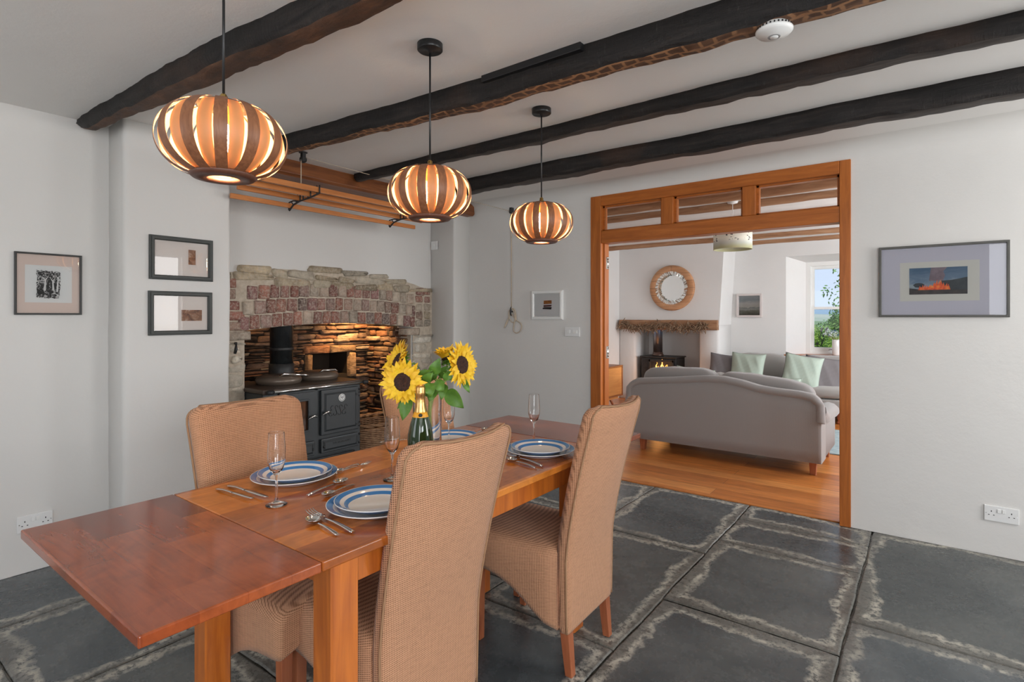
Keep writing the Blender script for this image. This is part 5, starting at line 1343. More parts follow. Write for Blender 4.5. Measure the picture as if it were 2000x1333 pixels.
b = MB(); b.lathe([(.086, RT + .13), (.086, 1.95)], (-4.08, FY, 0), 36); part(b, 'flue_pipe', noisy('flue_black', [(.3, (.012, .014, .015)), (.7, (.025, .027, .028))], 10, rough=.25, bstr=.02), t)
b = MB(); b.lathe([(.125, RT + .02), (.125, RT + .045), (.1, RT + .06), (.094, RT + .1), (.094, RT + .155), (.087, RT + .158)], (-4.08, FY, 0), 36); b.lathe([(.0885, RT + .262), (.09, RT + .268), (.09, RT + .278), (.0885, RT + .284)], (-4.08, FY, 0), 36); part(b, 'flue_collar', M['iron'], t)
b = MB(); b.box(-4.21, -3.98, FY - .16, FY + .05, RT + .02, RT + .06); part(b, 'flue_box', M['iron'], t, bevel=.01)

# pale block in the niche, wicker basket beside the range
b = MB(); b.box(HX - .12, HX - .02, 3.0, 3.2, NI[2] + .0, NI[2] + .045); tag(b.build('fire_brick', simple('pale_brick', (.6, .42, .2), .8), bevel=.004), 'pale yellow brick lying in the niche behind the range', 'brick')
t = thing('wicker_basket', 'brown wicker log basket on the hearth to the right of the range', 'basket', (-3.93, 3.16, .012))
BX, BY = -3.93, 3.17
def bsk(z, grow, k, ph):
    pts = []; hx, hy = .2 + grow, .29 + grow
    for j in range(120):
        a = 2 * PI * j / 120; c, s_ = math.cos(a), math.sin(a); n_ = 3.2
        r = (abs(c / hx) ** n_ + abs(s_ / hy) ** n_) ** (-1 / n_); r += .011 * math.sin(a * 20 + ph)
        pts.append((BX + r * c, BY + r * s_, z + .002 * math.sin(a * 20 + ph + 1)))
    return pts
b = MB(); nr = 38
for k in range(nr): b.tube(bsk(.03 + .36 * k / nr, .03 * k / nr, k, PI * (k % 2)), .0062, 6, closed=True)
part(b, 'woven_side', noisy('wicker', [(.3, (.2, .1, .05)), (.7, (.46, .28, .16))], 30, rough=.7, bstr=.4, bdist=.002), t)
b = MB()
for k in range(3): b.tube(bsk(.405 + .006 * k, .036, k, 2 * k), .0085, 8, closed=True)
part(b, 'rim', noisy('wicker_rim', [(.3, (.2, .1, .05)), (.7, (.36, .2, .1))], 30, rough=.7), t)
b = MB(); b.loft([[(x, y, z) for x, y, _ in bsk(0, -.012, 0, 0)] for z in (.014, .03)]); part(b, 'base', noisy('wicker_base', [(.3, (.1, .05, .03)), (.7, (.2, .1, .05))], 30, rough=.8), t)
b = MB(); rl_ = random.Random(2)
b = MB(); b.tube([(-3.862, 1.9, 1.145), (-3.852, 1.9, 1.13), (-3.84, 1.893, 1.10), (-3.85, 1.89, 1.07)], [.004, .006, .012, .01], 8); b.lathe([(0, 1.15), (.01, 1.148), (.01, 1.135), (0, 1.13)], (-3.858, 1.9, 0), 10)
tag(b.build('iron_hook', M['iron']), 'small dark iron hook fixed to the left stone pier of the arch', 'hook')

# ------------------------------------------------------------------ pulley clothes airer
t = thing('clothes_airer', 'pulley clothes airer of four wooden laths in iron brackets under the lintel', 'clothes airer', (-3.28, 2.42, 2.12))
for (x, z0, z1, th, ya, yb) in ((-3.115, 2.122, 2.156, .02, 1.6, 3.12), (-3.215, 2.108, 2.142, .02, 1.63, 3.14), (-3.335, 2.098, 2.132, .02, 1.65, 3.17), (-3.44, 2.06, 2.092, .02, 1.66, 3.19)):
    b = MB(); b.box(x - th / 2, x + th / 2, ya, yb, z0, z1); part(b, 'lath', M['lath'], t, bevel=.004, seg=3)
for y in (2.06, 2.93):
    b = MB(); P = [(-3.45, y, 2.045), (-3.40, y, 2.078), (-3.32, y, 2.094), (-3.22, y, 2.1), (-3.13, y, 2.112), (-3.1, y, 2.118)]
    b.tube(P, .006, 8); Q = [(-3.455, y, 2.05), (-3.452, y, 2.1), (-3.40, y, 2.105), (-3.36, y, 2.098)]; b.tube(Q, .005, 8)
    b.tube([(-3.40, y, 2.078), (-3.425, y, 2.1)], .004, 6); b.tube([(-3.36, y, 2.088), (-3.38, y, 2.104)], .004, 6)
    for (x, z0, z1) in ((-3.335, 2.094, 2.14), (-3.215, 2.1, 2.15), (-3.115, 2.115, 2.168)):
        b.tube([(x - .015, y, z0), (x - .015, y, z1)], .0045, 8); b.tube([(x + .015, y, z0), (x + .015, y, z1)], .0045, 8)
    b.tube([(-3.285, y, 2.098), (-3.285, y, 2.165)], .005, 8); part(b, 'bracket', M['iron'], t)
def pulley(y, label):
    t = thing('ceiling_pulley', label, 'pulley', (-3.285, y, CEIL), 0)
    b = MB(); b.lathe([(0, CEIL - .004), (.028, CEIL - .004), (.028, CEIL)], (-3.285, y, 0), 16); b.box(-3.298, -3.294, y - .012, y + .012, CEIL - .055, CEIL); b.box(-3.276, -3.272, y - .012, y + .012, CEIL - .055, CEIL); part(b, 'mount', M['iron'], t)
    b = MB(); b.lathe([(0, -.009), (.022, -.009), (.017, 0), (.022, .009), (0, .009)], (-3.285, y, CEIL - .048), 20, T=Matrix.Rotation(PI / 2, 3, 'Y')); part(b, 'wheel', M['iron'], t)
pulley(2.06, 'black iron ceiling pulley above the near end of the clothes airer')
pulley(2.93, 'black iron ceiling pulley above the far end of the airer, behind the middle pendant')
t = thing('airer_rope', 'pale rope from the airer pulleys across the ceiling, tied in loops on a wall cleat', 'rope', (-3.066, 4.03, 1.39))
hk = ony(998, 413, 4.02); cl = ony(1000, 607, 4.03)
b = MB(); b.tube([(-3.285, 2.045, 2.165), (-3.285, 2.045, CEIL - .05)], .0032, 8)
b.tube([(-3.285, 2.075, CEIL - .03), (-3.285, 2.93, CEIL - .04), tuple(hk)], .0022, 6)
b.tube([(-3.285, 2.945, 2.165), (-3.285, 2.945, CEIL - .05)], .0032, 8)
b.tube([tuple(hk), tuple(ony(999, 500, 4.03)), tuple(ony(999, 600, 4.03))], .0042, 8)
pts_ = [(1000, 603), (995, 607), (994, 618), (998, 628), (1004, 630), (1008, 622), (1006, 608), (1001, 603), (1004, 612), (1006, 622), (1004, 634), (1003, 646), (1008, 651), (1015, 648), (1019, 640), (1017, 632), (1010, 627), (1004, 620), (998, 614), (993, 622), (988, 632), (986, 639), (985, 640), (989, 634), (993, 624)]
P = [ony(x, y, 4.028 - .004 * math.sin(i)) for i, (x, y) in enumerate(pts_)]
SM = []
for i in range(len(P) - 1):
    p0, p1, p2, p3 = P[max(i - 1, 0)], P[i], P[i + 1], P[min(i + 2, len(P) - 1)]
    for q in range(5):
        u = q / 5; SM.append(.5 * ((2 * p1) + (p2 - p0) * u + (2 * p0 - 5 * p1 + 4 * p2 - p3) * u * u + (3 * p1 - p0 - 3 * p2 + p3) * u ** 3))
b.tube(SM, .0048, 8); part(b, 'rope', M['rope'], t)
t = thing('rope_guide', 'small black rope guide wheel on the door wall near the corner', 'pulley', tuple(hk))
b = MB(); b.box(hk.x - .012, hk.x + .012, 4.01, 4.05, hk.z - .02, hk.z + .035); b.lathe([(0, -.008), (.02, -.008), (.015, 0), (.02, .008), (0, .008)], (hk.x, 4.015, hk.z), 18, T=Matrix.Rotation(PI / 2, 3, 'Y')); part(b, 'wheel_block', M['iron'], t, bevel=.002)
t = thing('rope_cleat', 'small black iron cleat on the wall beneath the looped rope', 'cleat', tuple(cl))
b = MB(); b.tube([(cl.x, 4.02, cl.z - .05), (cl.x, 4.008, cl.z - .035), (cl.x, 4.012, cl.z), (cl.x, 4.008, cl.z + .02), (cl.x, 4.018, cl.z + .035)], [.003, .006, .009, .006, .003], 8); b.tube([(cl.x, 4.05, cl.z - .01), (cl.x, 4.012, cl.z - .01)], .007, 8); part(b, 'cleat', M['iron'], t)

# ------------------------------------------------------------------ framed pictures
def picture(plane, wallc, c, w_, h_, fw, fd, frame_mat, label, mat_color, art, profile='flat', tiltz=0.0, name='framed_picture', glass=True):
    # plane 'X': hangs on a wall facing +x, seen with +y to the right; 'Y': on a wall facing -y, +x to the right
    if plane == 'X': T = lambda u, v, d: (wallc + d, c[0] + u, c[1] + v); base = Vector((wallc, c[0], c[1]))
    else: T = lambda u, v, d: (c[0] + u, wallc - d, c[1] + v); base = Vector((c[0], wallc, c[1]))
    t = thing(name, label, 'picture', base)
    b = MB(); w2, h2 = w_ / 2, h_ / 2
    def ringr(i, d): return [T(-w2 + i, -h2 + i, d), T(w2 - i, -h2 + i, d), T(w2 - i, h2 - i, d), T(-w2 + i, h2 - i, d)]
    if profile == 'flat': R = [ringr(0, .001), ringr(0, fd), ringr(.0015, fd + .001), ringr(fw - .0015, fd + .001), ringr(fw, fd), ringr(fw, .004)]
    else: R = [ringr(0, .001), ringr(0, fd * .6), ringr(fw * .12, fd * .75), ringr(fw * .3, fd * .75), ringr(fw * .36, fd), ringr(fw * .8, fd), ringr(fw * .9, fd * .8), ringr(fw, fd * .7), ringr(fw, .004)]
    b.loft(R, cap=False, smooth=False); part(b, 'frame', frame_mat, t, world=True)
    b = MB(); b.add([T(-w2 + fw, -h2 + fw, .005), T(w2 - fw, -h2 + fw, .005), T(w2 - fw, h2 - fw, .005), T(-w2 + fw, h2 - fw, .005)], [(0, 1, 2, 3)], 0, False)
    part(b, 'mount', simple('mount_board', mat_color, .8), t, fixn=False)
    art(t, T)
    if glass:
        b = MB(); g = fw - .001; b.add([T(-w2 + g, -h2 + g, .0115), T(w2 - g, -h2 + g, .0115), T(w2 - g, h2 - g, .0115), T(-w2 + g, h2 - g, .0115)], [(0, 1, 2, 3)], 0, False); part(b, 'glass_pane', M['pane'], t, fixn=False)
    return t
def rect(t, T, name, mat, u0, u1, v0, v1, d):
    b = MB(); b.add([T(u0, v0, d), T(u1, v0, d), T(u1, v1, d), T(u0, v1, d)], [(0, 1, 2, 3)], 0, False); return part(b, name, mat, t, fixn=False)
def polys(t, T, name, mat, L, d):
    b = MB()
    for k, P in enumerate(L): b.add([T(u, v, d + .00008 * k) for u, v in P], [tuple(range(len(P)))], 0, False)
    return part(b, name, mat, t, fixn=False)
FB = simple('frame_black', (.018, .018, .017), .4); FG = noisy('frame_charcoal', [(.3, (.03, .034, .032)), (.7, (.045, .05, .046))], 5, rough=.45, bstr=0)
# woodcut of trees
def woodcut(t, T):
    rect(t, T, 'inner_mount', simple('paper_white', (.72, .73, .72), .8), -.098, .098, -.098, .098, .0062)
    m, n, l, b_ = nt('woodcut_ink'); f = noise(n, l, tc(n, l), 60, 5, .7, 1.5); l.new(ramp(n, l, f, [(.52, (.02, .02, .02)), (.56, (.62, .62, .61))], 'LINEAR'), b_.inputs['Base Color']); b_.inputs['Roughness'].default_value = .8
    rw = random.Random(1); out = []
    for (ua, va, ub, vb, n_) in ((-.05, -.072, .045, -.075, 12), (.045, -.075, .048, .068, 16), (.048, .068, -.052, .072, 14), (-.052, .072, -.05, -.072, 16)):
        for k in range(n_): out.append((ua + (ub - ua) * k / n_ + rw.uniform(-.003, .003), va + (vb - va) * k / n_ + rw.uniform(-.003, .003)))
    polys(t, T, 'print', m, [out], .0068)
    ink = simple('ink_black', (.015, .015, .015), .8); wh = simple('ink_paper', (.7, .7, .69), .8)
    L = []
    for (u, v0, v1, w2, lean) in ((-.018, -.035, .02, .005, .003), (.018, -.03, .015, .0045, -.002), (.034, -.04, .03, .004, .004)):
        L.append([(u - w2, v0), (u + w2, v0), (u + w2 * .6 + lean, v1), (u + w2 * 2.6 + lean, v1 + .025), (u + lean, v1 + .006), (u - w2 * 3 + lean, v1 + .022), (u - w2 * .6 + lean, v1)])
    polys(t, T, 'tree_trunks', wh, L, .0072)
    polys(t, T, 'dark_hollows', ink, [[(u - w2, v - h2), (u + w2, v - h2), (u + w2 * .7, v + h2), (u - w2 * .7, v + h2)] for u, v, w2, h2 in ((-.004, -.005, .005, .018), (.009, .0, .004, .016), (.026, -.002, .003, .02), (-.033, -.03, .008, .005))], .0074)
    # the small animal sitting at lower left
    polys(t, T, 'animal_figure', ink, [[(-.046, -.058), (-.034, -.058), (-.032, -.046), (-.035, -.038), (-.034, -.03), (-.037, -.034), (-.041, -.034), (-.045, -.045)]], .0076)
picture('X', XA, (.846, 1.5), .28, .325, .009, .016, FB, 'black framed black-and-white tree woodcut on the left wall above the socket', (.7, .58, .52), woodcut)
def brownart(u0, u1, v0, v1):
    def f(t, T):
        m, n, l, b_ = nt('sepia_photo'); g = noise(n, l, tc(n, l), 30, 4, .6, .8); l.new(ramp(n, l, g, [(.35, (.1, .035, .015)), (.55, (.3, .13, .06)), (.72, (.55, .42, .33))]), b_.inputs['Base Color']); b_.inputs['Roughness'].default_value = .5
        rect(t, T, 'photo', m, u0, u1, v0, v1, .0065)
    return f
ca = onx(352, 507, XB + .0); cb = onx(350, 613, XB + .0)
def rc(px0, py0, px1, py1, X): a = onx(px0, py0, X); c = onx(px1, py1, X); return a, c
a, c = onx(290, 458, XB), onx(415, 556, XB); ztop1 = onx(290, 458, XB).z; zb1 = onx(289, 545, XB).z
cy = (onx(290, 458, XB).y + onx(414, 473, XB).y) / 2; wY = onx(414, 473, XB).y - onx(290, 458, XB).y
picture('X', XB, (cy, (ztop1 + zb1) / 2), wY, ztop1 - zb1, .026, .024, FG, 'upper of the two dark framed small sepia photographs on the pier', (.72, .66, .62), brownart(.035, .075, -.03, .058), 'moulded')
zt2, zb2 = onx(288, 568, XB).z, onx(287, 656, XB).z
picture('X', XB, (cy - .004, (zt2 + zb2) / 2), wY, zt2 - zb2, .026, .024, FG, 'lower of the two dark framed small sepia photographs on the pier', (.72, .66, .62), brownart(.0, .115, -.045, .02), 'moulded')
def sunset(t, T):
    rect(t, T, 'inner_mount', simple('card_white', (.75, .745, .74), .8), -.085, .085, -.078, .078, .0062)
    for nm, c_, P in (('stripe_gold', (.34, .12, .02), [(-.04, .008), (.045, .012), (.044, .042), (-.038, .04)]), ('stripe_maroon', (.08, .012, .012), [(-.042, -.016), (.04, -.012), (.046, .002), (-.04, .0)]), ('stripe_black', (.01, .006, .008), [(-.05, -.034), (.04, -.038), (.046, -.018), (-.03, -.018), (-.05, -.024)])):
        polys(t, T, nm, noisy(nm, [(.35, tuple(x * .5 for x in c_)), (.7, tuple(min(1, x * 1.7) for x in c_))], 40, (1, 1, 3), rough=.6, bstr=0), [P], .0068)
p0, p1 = ony(1040, 568, 4.05), ony(1101, 626, 4.05)
picture('Y', 4.05, ((p0.x + p1.x) / 2, (p0.z + p1.z) / 2), p1.x - p0.x, p0.z - p1.z - .01, .028, .028, M['whitepaint'], 'white framed small abstract with gold, maroon and black strokes on the door wall', (.74, .74, .73), sunset, 'moulded')
def bonfire(t, T):
    rect(t, T, 'inner_mount', simple('mount_cream', (.64, .63, .58), .8), -.193, .172, -.117, .113, .0062)
    m, n, l, b_ = nt('painted_sky'); t_ = n.new('ShaderNodeTexCoord'); s_ = n.new('ShaderNodeSeparateXYZ'); l.new(t_.outputs['Generated'], s_.inputs[0])
    g = noise(n, l, tc(n, l, (1, 1, 3)), 9, 6, .6, .8); k = math_(n, l, 'ADD', math_(n, l, 'MULTIPLY', s_.outputs[2], .55), math_(n, l, 'MULTIPLY', g, .6))
    l.new(ramp(n, l, k, [(.3, (.12, .17, .22)), (.45, (.32, .38, .42)), (.6, (.12, .2, .3)), (.85, (.04, .11, .2))]), b_.inputs['Base Color']); b_.inputs['Roughness'].default_value = .6
    U0, U1, V0, V1 = -.148, .120, -.078, .078
    rect(t, T, 'painted_sky', m, U0, U1, V0, V1, .0066)
    polys(t, T, 'painted_smoke', noisy('smoke_paint', [(.3, (.14, .1, .13)), (.7, (.3, .24, .27))], 14, rough=.8, bstr=0), [[(-.055, -.0), (.01, -.0), (.02, .03), (.012, .055), (.03, .078), (-.045, .078), (-.05, .04)]], .0068)
    polys(t, T, 'painted_ground', noisy('ground_paint', [(.3, (.02, .022, .028)), (.7, (.075, .06, .055))], 25, rough=.8, bstr=0), [[(U0, V0), (U1, V0), (U1, -.047), (.04, -.05), (-.02, -.045), (-.09, -.05), (U0, -.04)]], .007)
    polys(t, T, 'painted_hill', noisy('hill_paint', [(.3, (.02, .03, .045)), (.7, (.05, .065, .07))], 20, rough=.8, bstr=0), [[(U1, -.055), (U1, .018), (.1, .014), (.085, .01), (.05, .003), (.0, -.0), (-.01, -.05)], [(-.12, -.035), (-.13, -.022), (-.118, -.012), (-.1, -.01), (-.085, -.013), (-.075, -.02), (-.08, -.034), (-.098, -.038)]], .0071)
    fp = noisy('fire_paint', [(.3, (.55, .05, .015)), (.5, (.85, .14, .02)), (.68, (.95, .42, .06))], 45, rough=.7, bstr=0)
    rp = random.Random(9); L = []
    for k in range(13):
        u = -.095 + .13 * k / 12; hh = .024 + .036 * math.exp(-((k - 8) / 2.6) ** 2) + rp.uniform(-.005, .008); w2 = rp.uniform(.009, .014)
        L.append([(u - w2, -.052), (u + w2, -.052), (u + w2 * .5, -.052 + hh * .5), (u + rp.uniform(-.004, .006), -.052 + hh), (u - w2 * .6, -.052 + hh * .45)])
    polys(t, T, 'painted_fire', fp, L, .0073)
p0, p1, p2 = ony(1717, 485, 4.05), ony(1972, 468, 4.05), ony(1972, 620, 4.05)
picture('Y', 4.05, ((p0.x + p1.x) / 2, (p0.z + p2.z) / 2), p1.x - p0.x, p0.z - p2.z, .013, .022, noisy('frame_grey', [(.3, (.07, .068, .06)), (.7, (.1, .097, .088))], 10, rough=.5, bstr=0), 'wide grey framed print of a bonfire under a blue sky, right of the doorway', (.56, .55, .62), bonfire)
def seascape(t, T):
    m, n, l, b_ = nt('painted_sea'); t_ = n.new('ShaderNodeTexCoord'); s_ = n.new('ShaderNodeSeparateXYZ'); l.new(t_.outputs['Generated'], s_.inputs[0])
    g = noise(n, l, tc(n, l, (1, 1, 3)), 8, 6, .65, .6); k = math_(n, l, 'ADD', s_.outputs[2], math_(n, l, 'MULTIPLY', math_(n, l, 'SUBTRACT', g, .5), .35))
    l.new(ramp(n, l, k, [(.05, (.1, .1, .07)), (.2, (.22, .23, .18)), (.3, (.42, .43, .4)), (.4, (.28, .3, .3)), (.42, (.55, .55, .5)), (.6, (.62, .62, .6)), (.8, (.36, .42, .45)), (1, (.5, .54, .55))]), b_.inputs['Base Color']); b_.inputs['Roughness'].default_value = .6
    rect(t, T, 'painting', m, -.15, .15, -.145, .145, .0066)
p0, p1 = ony(1440, 575, 8.8), ony(1489, 620, 8.8)
picture('Y', 8.8, ((p0.x + p1.x) / 2, (p0.z + p1.z) / 2), p1.x - p0.x, p0.z - p1.z, .028, .04, simple('frame_pale', (.62, .56, .54), .5), 'pale framed grey seascape on the far living room wall beside the window', (.7, .68, .66), seascape)

# ------------------------------------------------------------------ sockets, switches, smoke alarm
def socket(plane, wallc, c, label, w_=.146, h_=.086):
    if plane == 'X': T = lambda u, v, d: (wallc + d, c[0] + u, c[1] + v); base = Vector((wallc, c[0], c[1]))
    else: T = lambda u, v, d: (c[0] + u, wallc - d, c[1] + v); base = Vector((c[0], wallc, c[1]))
    t = thing('double_socket', label, 'socket', base)
    def bx(name, mat, u0, u1, v0, v1, d0, d1, par=t, bev=0):
        b = MB(); pts = [T(u, v, d) for u in (u0, u1) for v in (v0, v1) for d in (d0, d1)]
        xs = [p[0] for p in pts]; ys = [p[1] for p in pts]; zs = [p[2] for p in pts]
        b.box(min(xs), max(xs), min(ys), max(ys), min(zs), max(zs)); return b.build(name, mat, par, loc=base, bevel=bev)
    bx('plate', M['white'], -w_ / 2, w_ / 2, -h_ / 2, h_ / 2, 0, .009, bev=.003)
    for u in (-.010, .010): bx('rocker_switch', M['whitepaint'], u - .007, u + .007, .008, .028, .009, .013, bev=.001)
    for u in (-.042, .042):
        for (du, dv, w2, h2) in ((0, .012, .002, .004), (-.0105, -.008, .0032, .002), (.0105, -.008, .0032, .002)): bx('pin_slot', M['black'], u + du - w2, u + du + w2, dv - h2, dv + h2, .0088, .0093)
    for u in (-.064, .064): bx('screw', M['steel'], u - .002, u + .002, -.002, .002, .009, .0096)
    return t
pa, pb2 = onx(34, 1028, XA), onx(101, 1011, XA)
socket('X', XA, ((pa.y + pb2.y) / 2, (pa.z + pb2.z) / 2 + .0), 'white double socket low on the left wall behind the table leaf')
pa, pb2 = ony(1922, 1002, 4.05), ony(1990, 1009, 4.05)
socket('Y', 4.05, ((pa.x + pb2.x) / 2, (pa.z + pb2.z) / 2), 'white double socket low on the door wall at the right edge')
p0, p1 = ony(1104, 640, 4.05), ony(1133, 657, 4.05); cc = Vector(((p0.x + p1.x) / 2, 4.05, (p0.z + p1.z) / 2))
t = thing('light_switch', 'white double light switch on the door wall beside the door frame', 'switch', cc)
b = MB(); b.box(cc.x - .073, cc.x + .073, 4.041, 4.05, cc.z - .04, cc.z + .04); part(b, 'plate', M['white'], t, bevel=.003)
for dx, w2 in ((-.032, .012), (.03, .02)): b = MB(); b.box(cc.x + dx - w2, cc.x + dx + w2, 4.037, 4.041, cc.z - .014, cc.z + .014); part(b, 'rocker_switch', M['whitepaint'], t, bevel=.001)
t = thing('fused_switch', 'small white switch plate high on the recess side wall', 'switch', (-3.83, 3.826, 2.02))
b = MB(); b.box(-3.885, -3.80, 3.816, 3.826, 1.978, 2.062); part(b, 'plate', M['white'], t, bevel=.003)
b = MB(); b.box(-3.85, -3.835, 3.811, 3.816, 2.01, 2.03); part(b, 'rocker_switch', M['whitepaint'], t, bevel=.001)
sa = onz(1512, 54, 2.296); t = thing('smoke_alarm', 'round white smoke alarm fixed under the thick beam', 'smoke alarm', (sa.x, sa.y, 2.296))
z = 2.299; b = MB(); b.lathe([(0, z - .034), (.022, z - .034), (.03, z - .030), (.05, z - .026), (.0575, z - .018), (.058, z - .012), (.053, z - .009), (.053, z)], (sa.x, sa.y, 0), 48); part(b, 'casing', M['whitepaint'], t)
b = MB()
for k in range(28):
    a = 2 * PI * k / 28; b.box(.0525, .0555, -.0022, .0022, z - .0095, z - .004, T=Matrix.Rotation(a, 3, 'Z'))
b.v = [(p[0] + sa.x, p[1] + sa.y, p[2]) for p in b.v]; part(b, 'vents', M['black'], t)
b = MB(); b.lathe([(.0145, z - .0345), (.0155, z - .0355), (.019, z - .0355), (.02, z - .034)], (sa.x, sa.y, 0), 32, cap=False); part(b, 'sensor_ring', simple('alarm_grey', (.35, .35, .35), .5), t)
b = MB(); b.lathe([(0, z - .037), (.0125, z - .037), (.0135, z - .034)], (sa.x, sa.y, 0), 32); part(b, 'test_button', M['white'], t)

# ------------------------------------------------------------------ bottle, vase and sunflowers
bq = Vector((-1.405, 1.33, TZ + .0005)); t = thing('champagne_bottle', 'green champagne bottle with gold foil neck and orange collar label', 'bottle', bq)
b = MB(); b.lathe([(0, .012), (.03, .008), (.040, .0), (.0435, .006), (.044, .13), (.043, .15), (.036, .185), (.024, .22), (.0165, .245), (.0148, .27), (.0148, .3)], (0, 0, 0), 48)
b.v = [(p[0] + bq.x, p[1] + bq.y, p[2] + bq.z) for p in b.v]; part(b, 'glass_body', simple('dark_green_glass', (.012, .035, .008), .04, 0, .8), t)
def lb(prof, name, mat):
    b = MB(); b.lathe(prof, (0, 0, 0), 48, cap=False); b.v = [(p[0] + bq.x, p[1] + bq.y, p[2] + bq.z) for p in b.v]; return part(b, name, mat, t)
lb([(.0265, .214), (.0235, .223), (.0172, .246), (.0155, .27), (.0155, .285), (.0168, .288), (.0172, .296), (.0162, .302), (.0165, .31), (.015, .317), (.008, .321), (0, .322)], 'foil', M['gold'])
lb([(.0277, .2115), (.0246, .2215), (.0222, .2285), (.0215, .2285), (.0225, .222), (.0262, .2115)], 'collar_label', M['label'])
dv = -Vector((bq.x, bq.y, 0)).normalized()
b = MB(); b.lathe([(0, .0018), (.006, .0015), (.0068, 0)], (0, 0, 0), 20, T=dv.to_track_quat('Z', 'Y').to_matrix()); b.v = [(p[0] + bq.x + dv.x * .0252, p[1] + bq.y + dv.y * .0252, p[2] + bq.z + .2195) for p in b.v]; part(b, 'seal', M['iron'], t)
vq = Vector((-1.50, 1.455, TZ + .0005)); VH = .272
t = thing('glass_vase', 'tall clear straight glass vase holding the sunflowers', 'vase', vq)
b = MB(); b.lathe([(0, 0), (.05, 0), (.053, .003), (.053, VH - .004), (.0528, VH - .0006), (.052, VH), (.0508, VH), (.0502, VH - .0006), (.05, VH - .004), (.05, .014), (.047, .011), (0, .011)], (0, 0, 0), 56, cap=False)
b.v = [(p[0] + vq.x, p[1] + vq.y, p[2] + vq.z) for p in b.v]; part(b, 'glass_cylinder', M['glass'], t)

def leaf(b, base, tip, width, up, fold=.25, droop=.0, n=10, wave=0):
    base = Vector(base); tip = Vector(tip); ax = tip - base; L = ax.length; ax.normalize(); side = ax.cross(Vector(up)).normalized(); nn = side.cross(ax).normalized(); rows = []
    for i in range(n + 1):
        u = i / n; w_ = width * (math.sin(PI * min(1, u ** .72)) ** .9) * (1 - .15 * u) + .0008; c = base + ax * (L * u) + nn * (droop * math.sin(PI * u)) 
        r = []
        for q in (-1, -.5, 0, .5, 1):
            r.append(tuple(c + side * (w_ * q) + nn * (fold * w_ * abs(q) + wave * math.sin(u * 9 + q * 2) * abs(q))))
        rows.append(r)
    b.grid(rows)
def sunflower(head, facing, R, label, stem_pts, leaves, seed, cupx=0.0):
    rnd = random.Random(seed); head = Vector(head); fz = Vector(facing).normalized(); q = fz.to_track_quat('Z', 'Y').to_matrix()
    t = thing('sunflower', label, 'flower', vq, 0, 'cut sunflowers in the glass vase')
    W = lambda x, y, z: head + q @ Vector((x, y, z))
    rd = R * .40
    b = MB(); prof = [(rd * 1.02, -.008), (rd, .004), (rd * .85, .009), (rd * .6, .010), (rd * .4, .006), (rd * .2, .004), (0, .004)]
    rr_ = []
    for r, z in prof[:-1]: rr_.append([tuple(W(r * math.cos(2 * PI * k / 36), r * math.sin(2 * PI * k / 36), z + rnd.uniform(-.0012, .0012))) for k in range(36)])
    b.loft(rr_); part(b, 'disc', M['disc'], t)
    b = MB()
    for layer, (n_, l0, z0, cup) in enumerate(((21, 1.0, 0, .12), (19, .95, .002, .26), (15, .8, .004, .5))):
        for k in range(n_):
            a = 2 * PI * (k + .5 * layer) / n_ + rnd.uniform(-.08, .08); L = R * l0 * rnd.uniform(.86, 1.08); up_ = cup + cupx + rnd.uniform(-.12, .12)
            r0 = rd * .85; d = Vector((math.cos(a), math.sin(a), 0)); s_ = Vector((-math.sin(a), math.cos(a), 0)); rows = []
            for i in range(8):
                u = i / 7; w_ = R * .115 * math.sin(PI * (.12 + .88 * u) ** .85) + .0006 if u < 1 else .0006; rad = r0 + (L - r0) * u
                h = z0 + (L - r0) * up_ * u * (1 - .55 * u) + .004 * math.sin(u * 4 + k)
                c = d * rad + Vector((0, 0, h)); rows.append([tuple(W(*(c + s_ * w_ * v + Vector((0, 0, -.18 * w_ * (1 - abs(v))))))) for v in (-1, -.4, .4, 1)])
            b.grid(rows)
    part(b, 'petals', M['petal'], t, fixn=False)
    b = MB()
    for layer in range(2):
        for k in range(14):
            a = 2 * PI * (k + .5 * layer) / 14 + rnd.uniform(-.1, .1); d = Vector((math.cos(a), math.sin(a), 0))
            p0 = d * rd * .5 + Vector((0, 0, -.016)); p1 = d * (rd * 1.25 + rnd.uniform(-.004, .012)) + Vector((0, 0, -.012 - .014 * layer + rnd.uniform(-.01, .006)))
            leaf(b, W(*p0), W(*p1), .0075, q @ Vector((0, 0, 1)), .2, .004, 6)
    b.loft([[tuple(W(r * math.cos(2 * PI * k / 20), r * math.sin(2 * PI * k / 20), z)) for k in range(20)] for r, z in ((rd * 1.0, -.006), (rd * .85, -.018), (rd * .4, -.028), (.006, -.036))])
    part(b, 'calyx', M['leafg'], t, fixn=False)
    P = [Vector(p) for p in stem_pts]; P[-1] = head - fz * .03; SM = []
    for i in range(len(P) - 1):
        a0, a1, a2, a3 = P[max(i - 1, 0)], P[i], P[i + 1], P[min(i + 2, len(P) - 1)]
        for k in range(6):
            u = k / 6; SM.append(.5 * ((2 * a1) + (a2 - a0) * u + (2 * a0 - 5 * a1 + 4 * a2 - a3) * u * u + (3 * a1 - a0 - 3 * a2 + a3) * u ** 3))
    SM.append(P[-1]); b = MB(); b.tube(SM, [.0068 - .0015 * i / len(SM) for i in range(len(SM))], 10); part(b, 'stem', M['stemg'], t)
    for (l0, l1, w_, up_, dr) in leaves:
        b = MB(); l0 = Vector(l0); l1 = Vector(l1); m_ = l0 + (l1 - l0) * .12; b.tube([tuple(l0), tuple(m_)], .0022, 6); leaf(b, m_, l1, w_, up_, .3, dr, 12, .004); part(b, 'leaf', M['leafg'], t, fixn=False)
    return t
tocam = lambda p: (Vector((0, 0, H)) - Vector(p)).normalized()
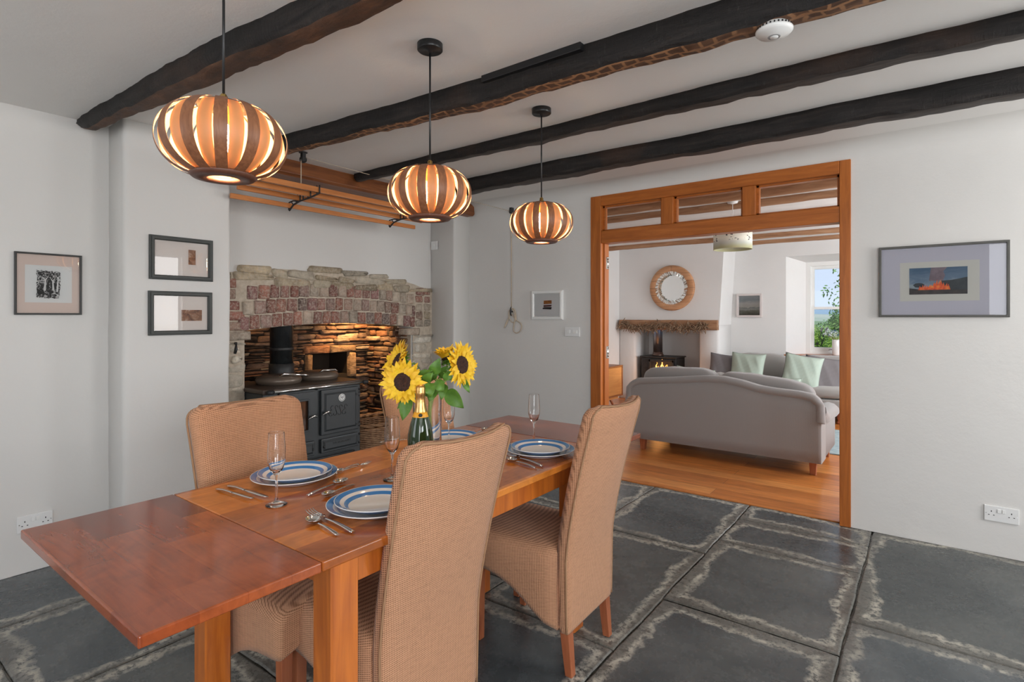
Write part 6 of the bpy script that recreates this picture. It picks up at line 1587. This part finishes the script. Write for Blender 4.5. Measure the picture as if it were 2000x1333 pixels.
right = Vector((cr[0], cr[1], 0)); fwd = Vector((cf[0], cf[1], 0)); UP = Vector((0, 0, 1))
h1 = at(787, 747, 1.93); h2 = at(778, 706, 2.0); h3 = at(901, 713, 2.03); h4 = at(872, 698, 2.14)
vb = vq + Vector((0, 0, .02)) + right * .012
sunflower(h1, tocam(h1) * 1 - right * .32 + UP * .02, .083, 'large sunflower facing the camera at lower left of the bunch', [vb + right * .03, vq + UP * .15 - right * .0, vq + UP * .26 - right * .04 - fwd * .02, h1], [(at(800, 768, 1.97), at(786, 822, 1.95), .024, -fwd, .004), (at(812, 742, 2.0), at(776, 800, 1.96), .016, -fwd, .002), (at(810, 745, 1.98), at(846, 722, 1.97), .016, -fwd + UP, .006)], 1)
sunflower(h2, -right * .8 - fwd * .5 + UP * .5, .082, 'sunflower in profile behind the large one, facing left', [vb - right * .02, vq + UP * .16, vq + UP * .27 - right * .03 + fwd * .02, at(806, 722, 2.03), h2], [(at(808, 725, 2.03), at(832, 748, 2.02), .02, -fwd, .006), (at(820, 720, 2.03), at(800, 712, 2.02), .012, UP, .006)], 2, .4)
sunflower(h3, right * 1.0 - fwd * .72 + UP * .12, .086, 'large sunflower at the right of the bunch, turned half right', [vb - right * .03 + fwd * .01, vq + UP * .14, vq + UP * .25 + right * .02, at(868, 745, 2.03), h3], [(at(868, 758, 2.02), at(906, 798, 2.0), .03, -fwd, .01), (at(902, 735, 2.03), at(917, 768, 2.03), .012, -fwd, .002), (at(868, 745, 2.03), at(862, 782, 2.0), .02, -fwd, .008), (at(850, 752, 2.0), at(838, 785, 1.98), .022, -fwd, .006)], 3)
sunflower(h4, UP * 1.0 - fwd * .1 - right * .25, .05, 'smaller sunflower at the top of the bunch, tilted away to show its green back', [vb + right * .01 + fwd * .02, vq + UP * .15 + right * .01, vq + UP * .27 + right * .015, at(862, 735, 2.1), h4], [(at(852, 745, 2.03), at(828, 722, 2.0), .026, -fwd, .006), (at(856, 740, 2.05), at(874, 715, 2.02), .02, -fwd, .004), (at(850, 742, 2.0), at(842, 712, 2.0), .022, -fwd, .006), (at(848, 760, 1.98), at(824, 770, 1.97), .024, -fwd, .006), (at(852, 740, 1.97), at(866, 766, 1.96), .022, -fwd, .008), (at(846, 735, 1.98), at(858, 700, 1.97), .022, -fwd, .008), (at(838, 745, 1.95), at(842, 775, 1.93), .026, -fwd, .008), (at(866, 728, 2.0), at(884, 742, 1.99), .02, -fwd, .006), (at(826, 750, 1.97), at(845, 728, 1.94), .02, -fwd, .006)], 4, 2.0)
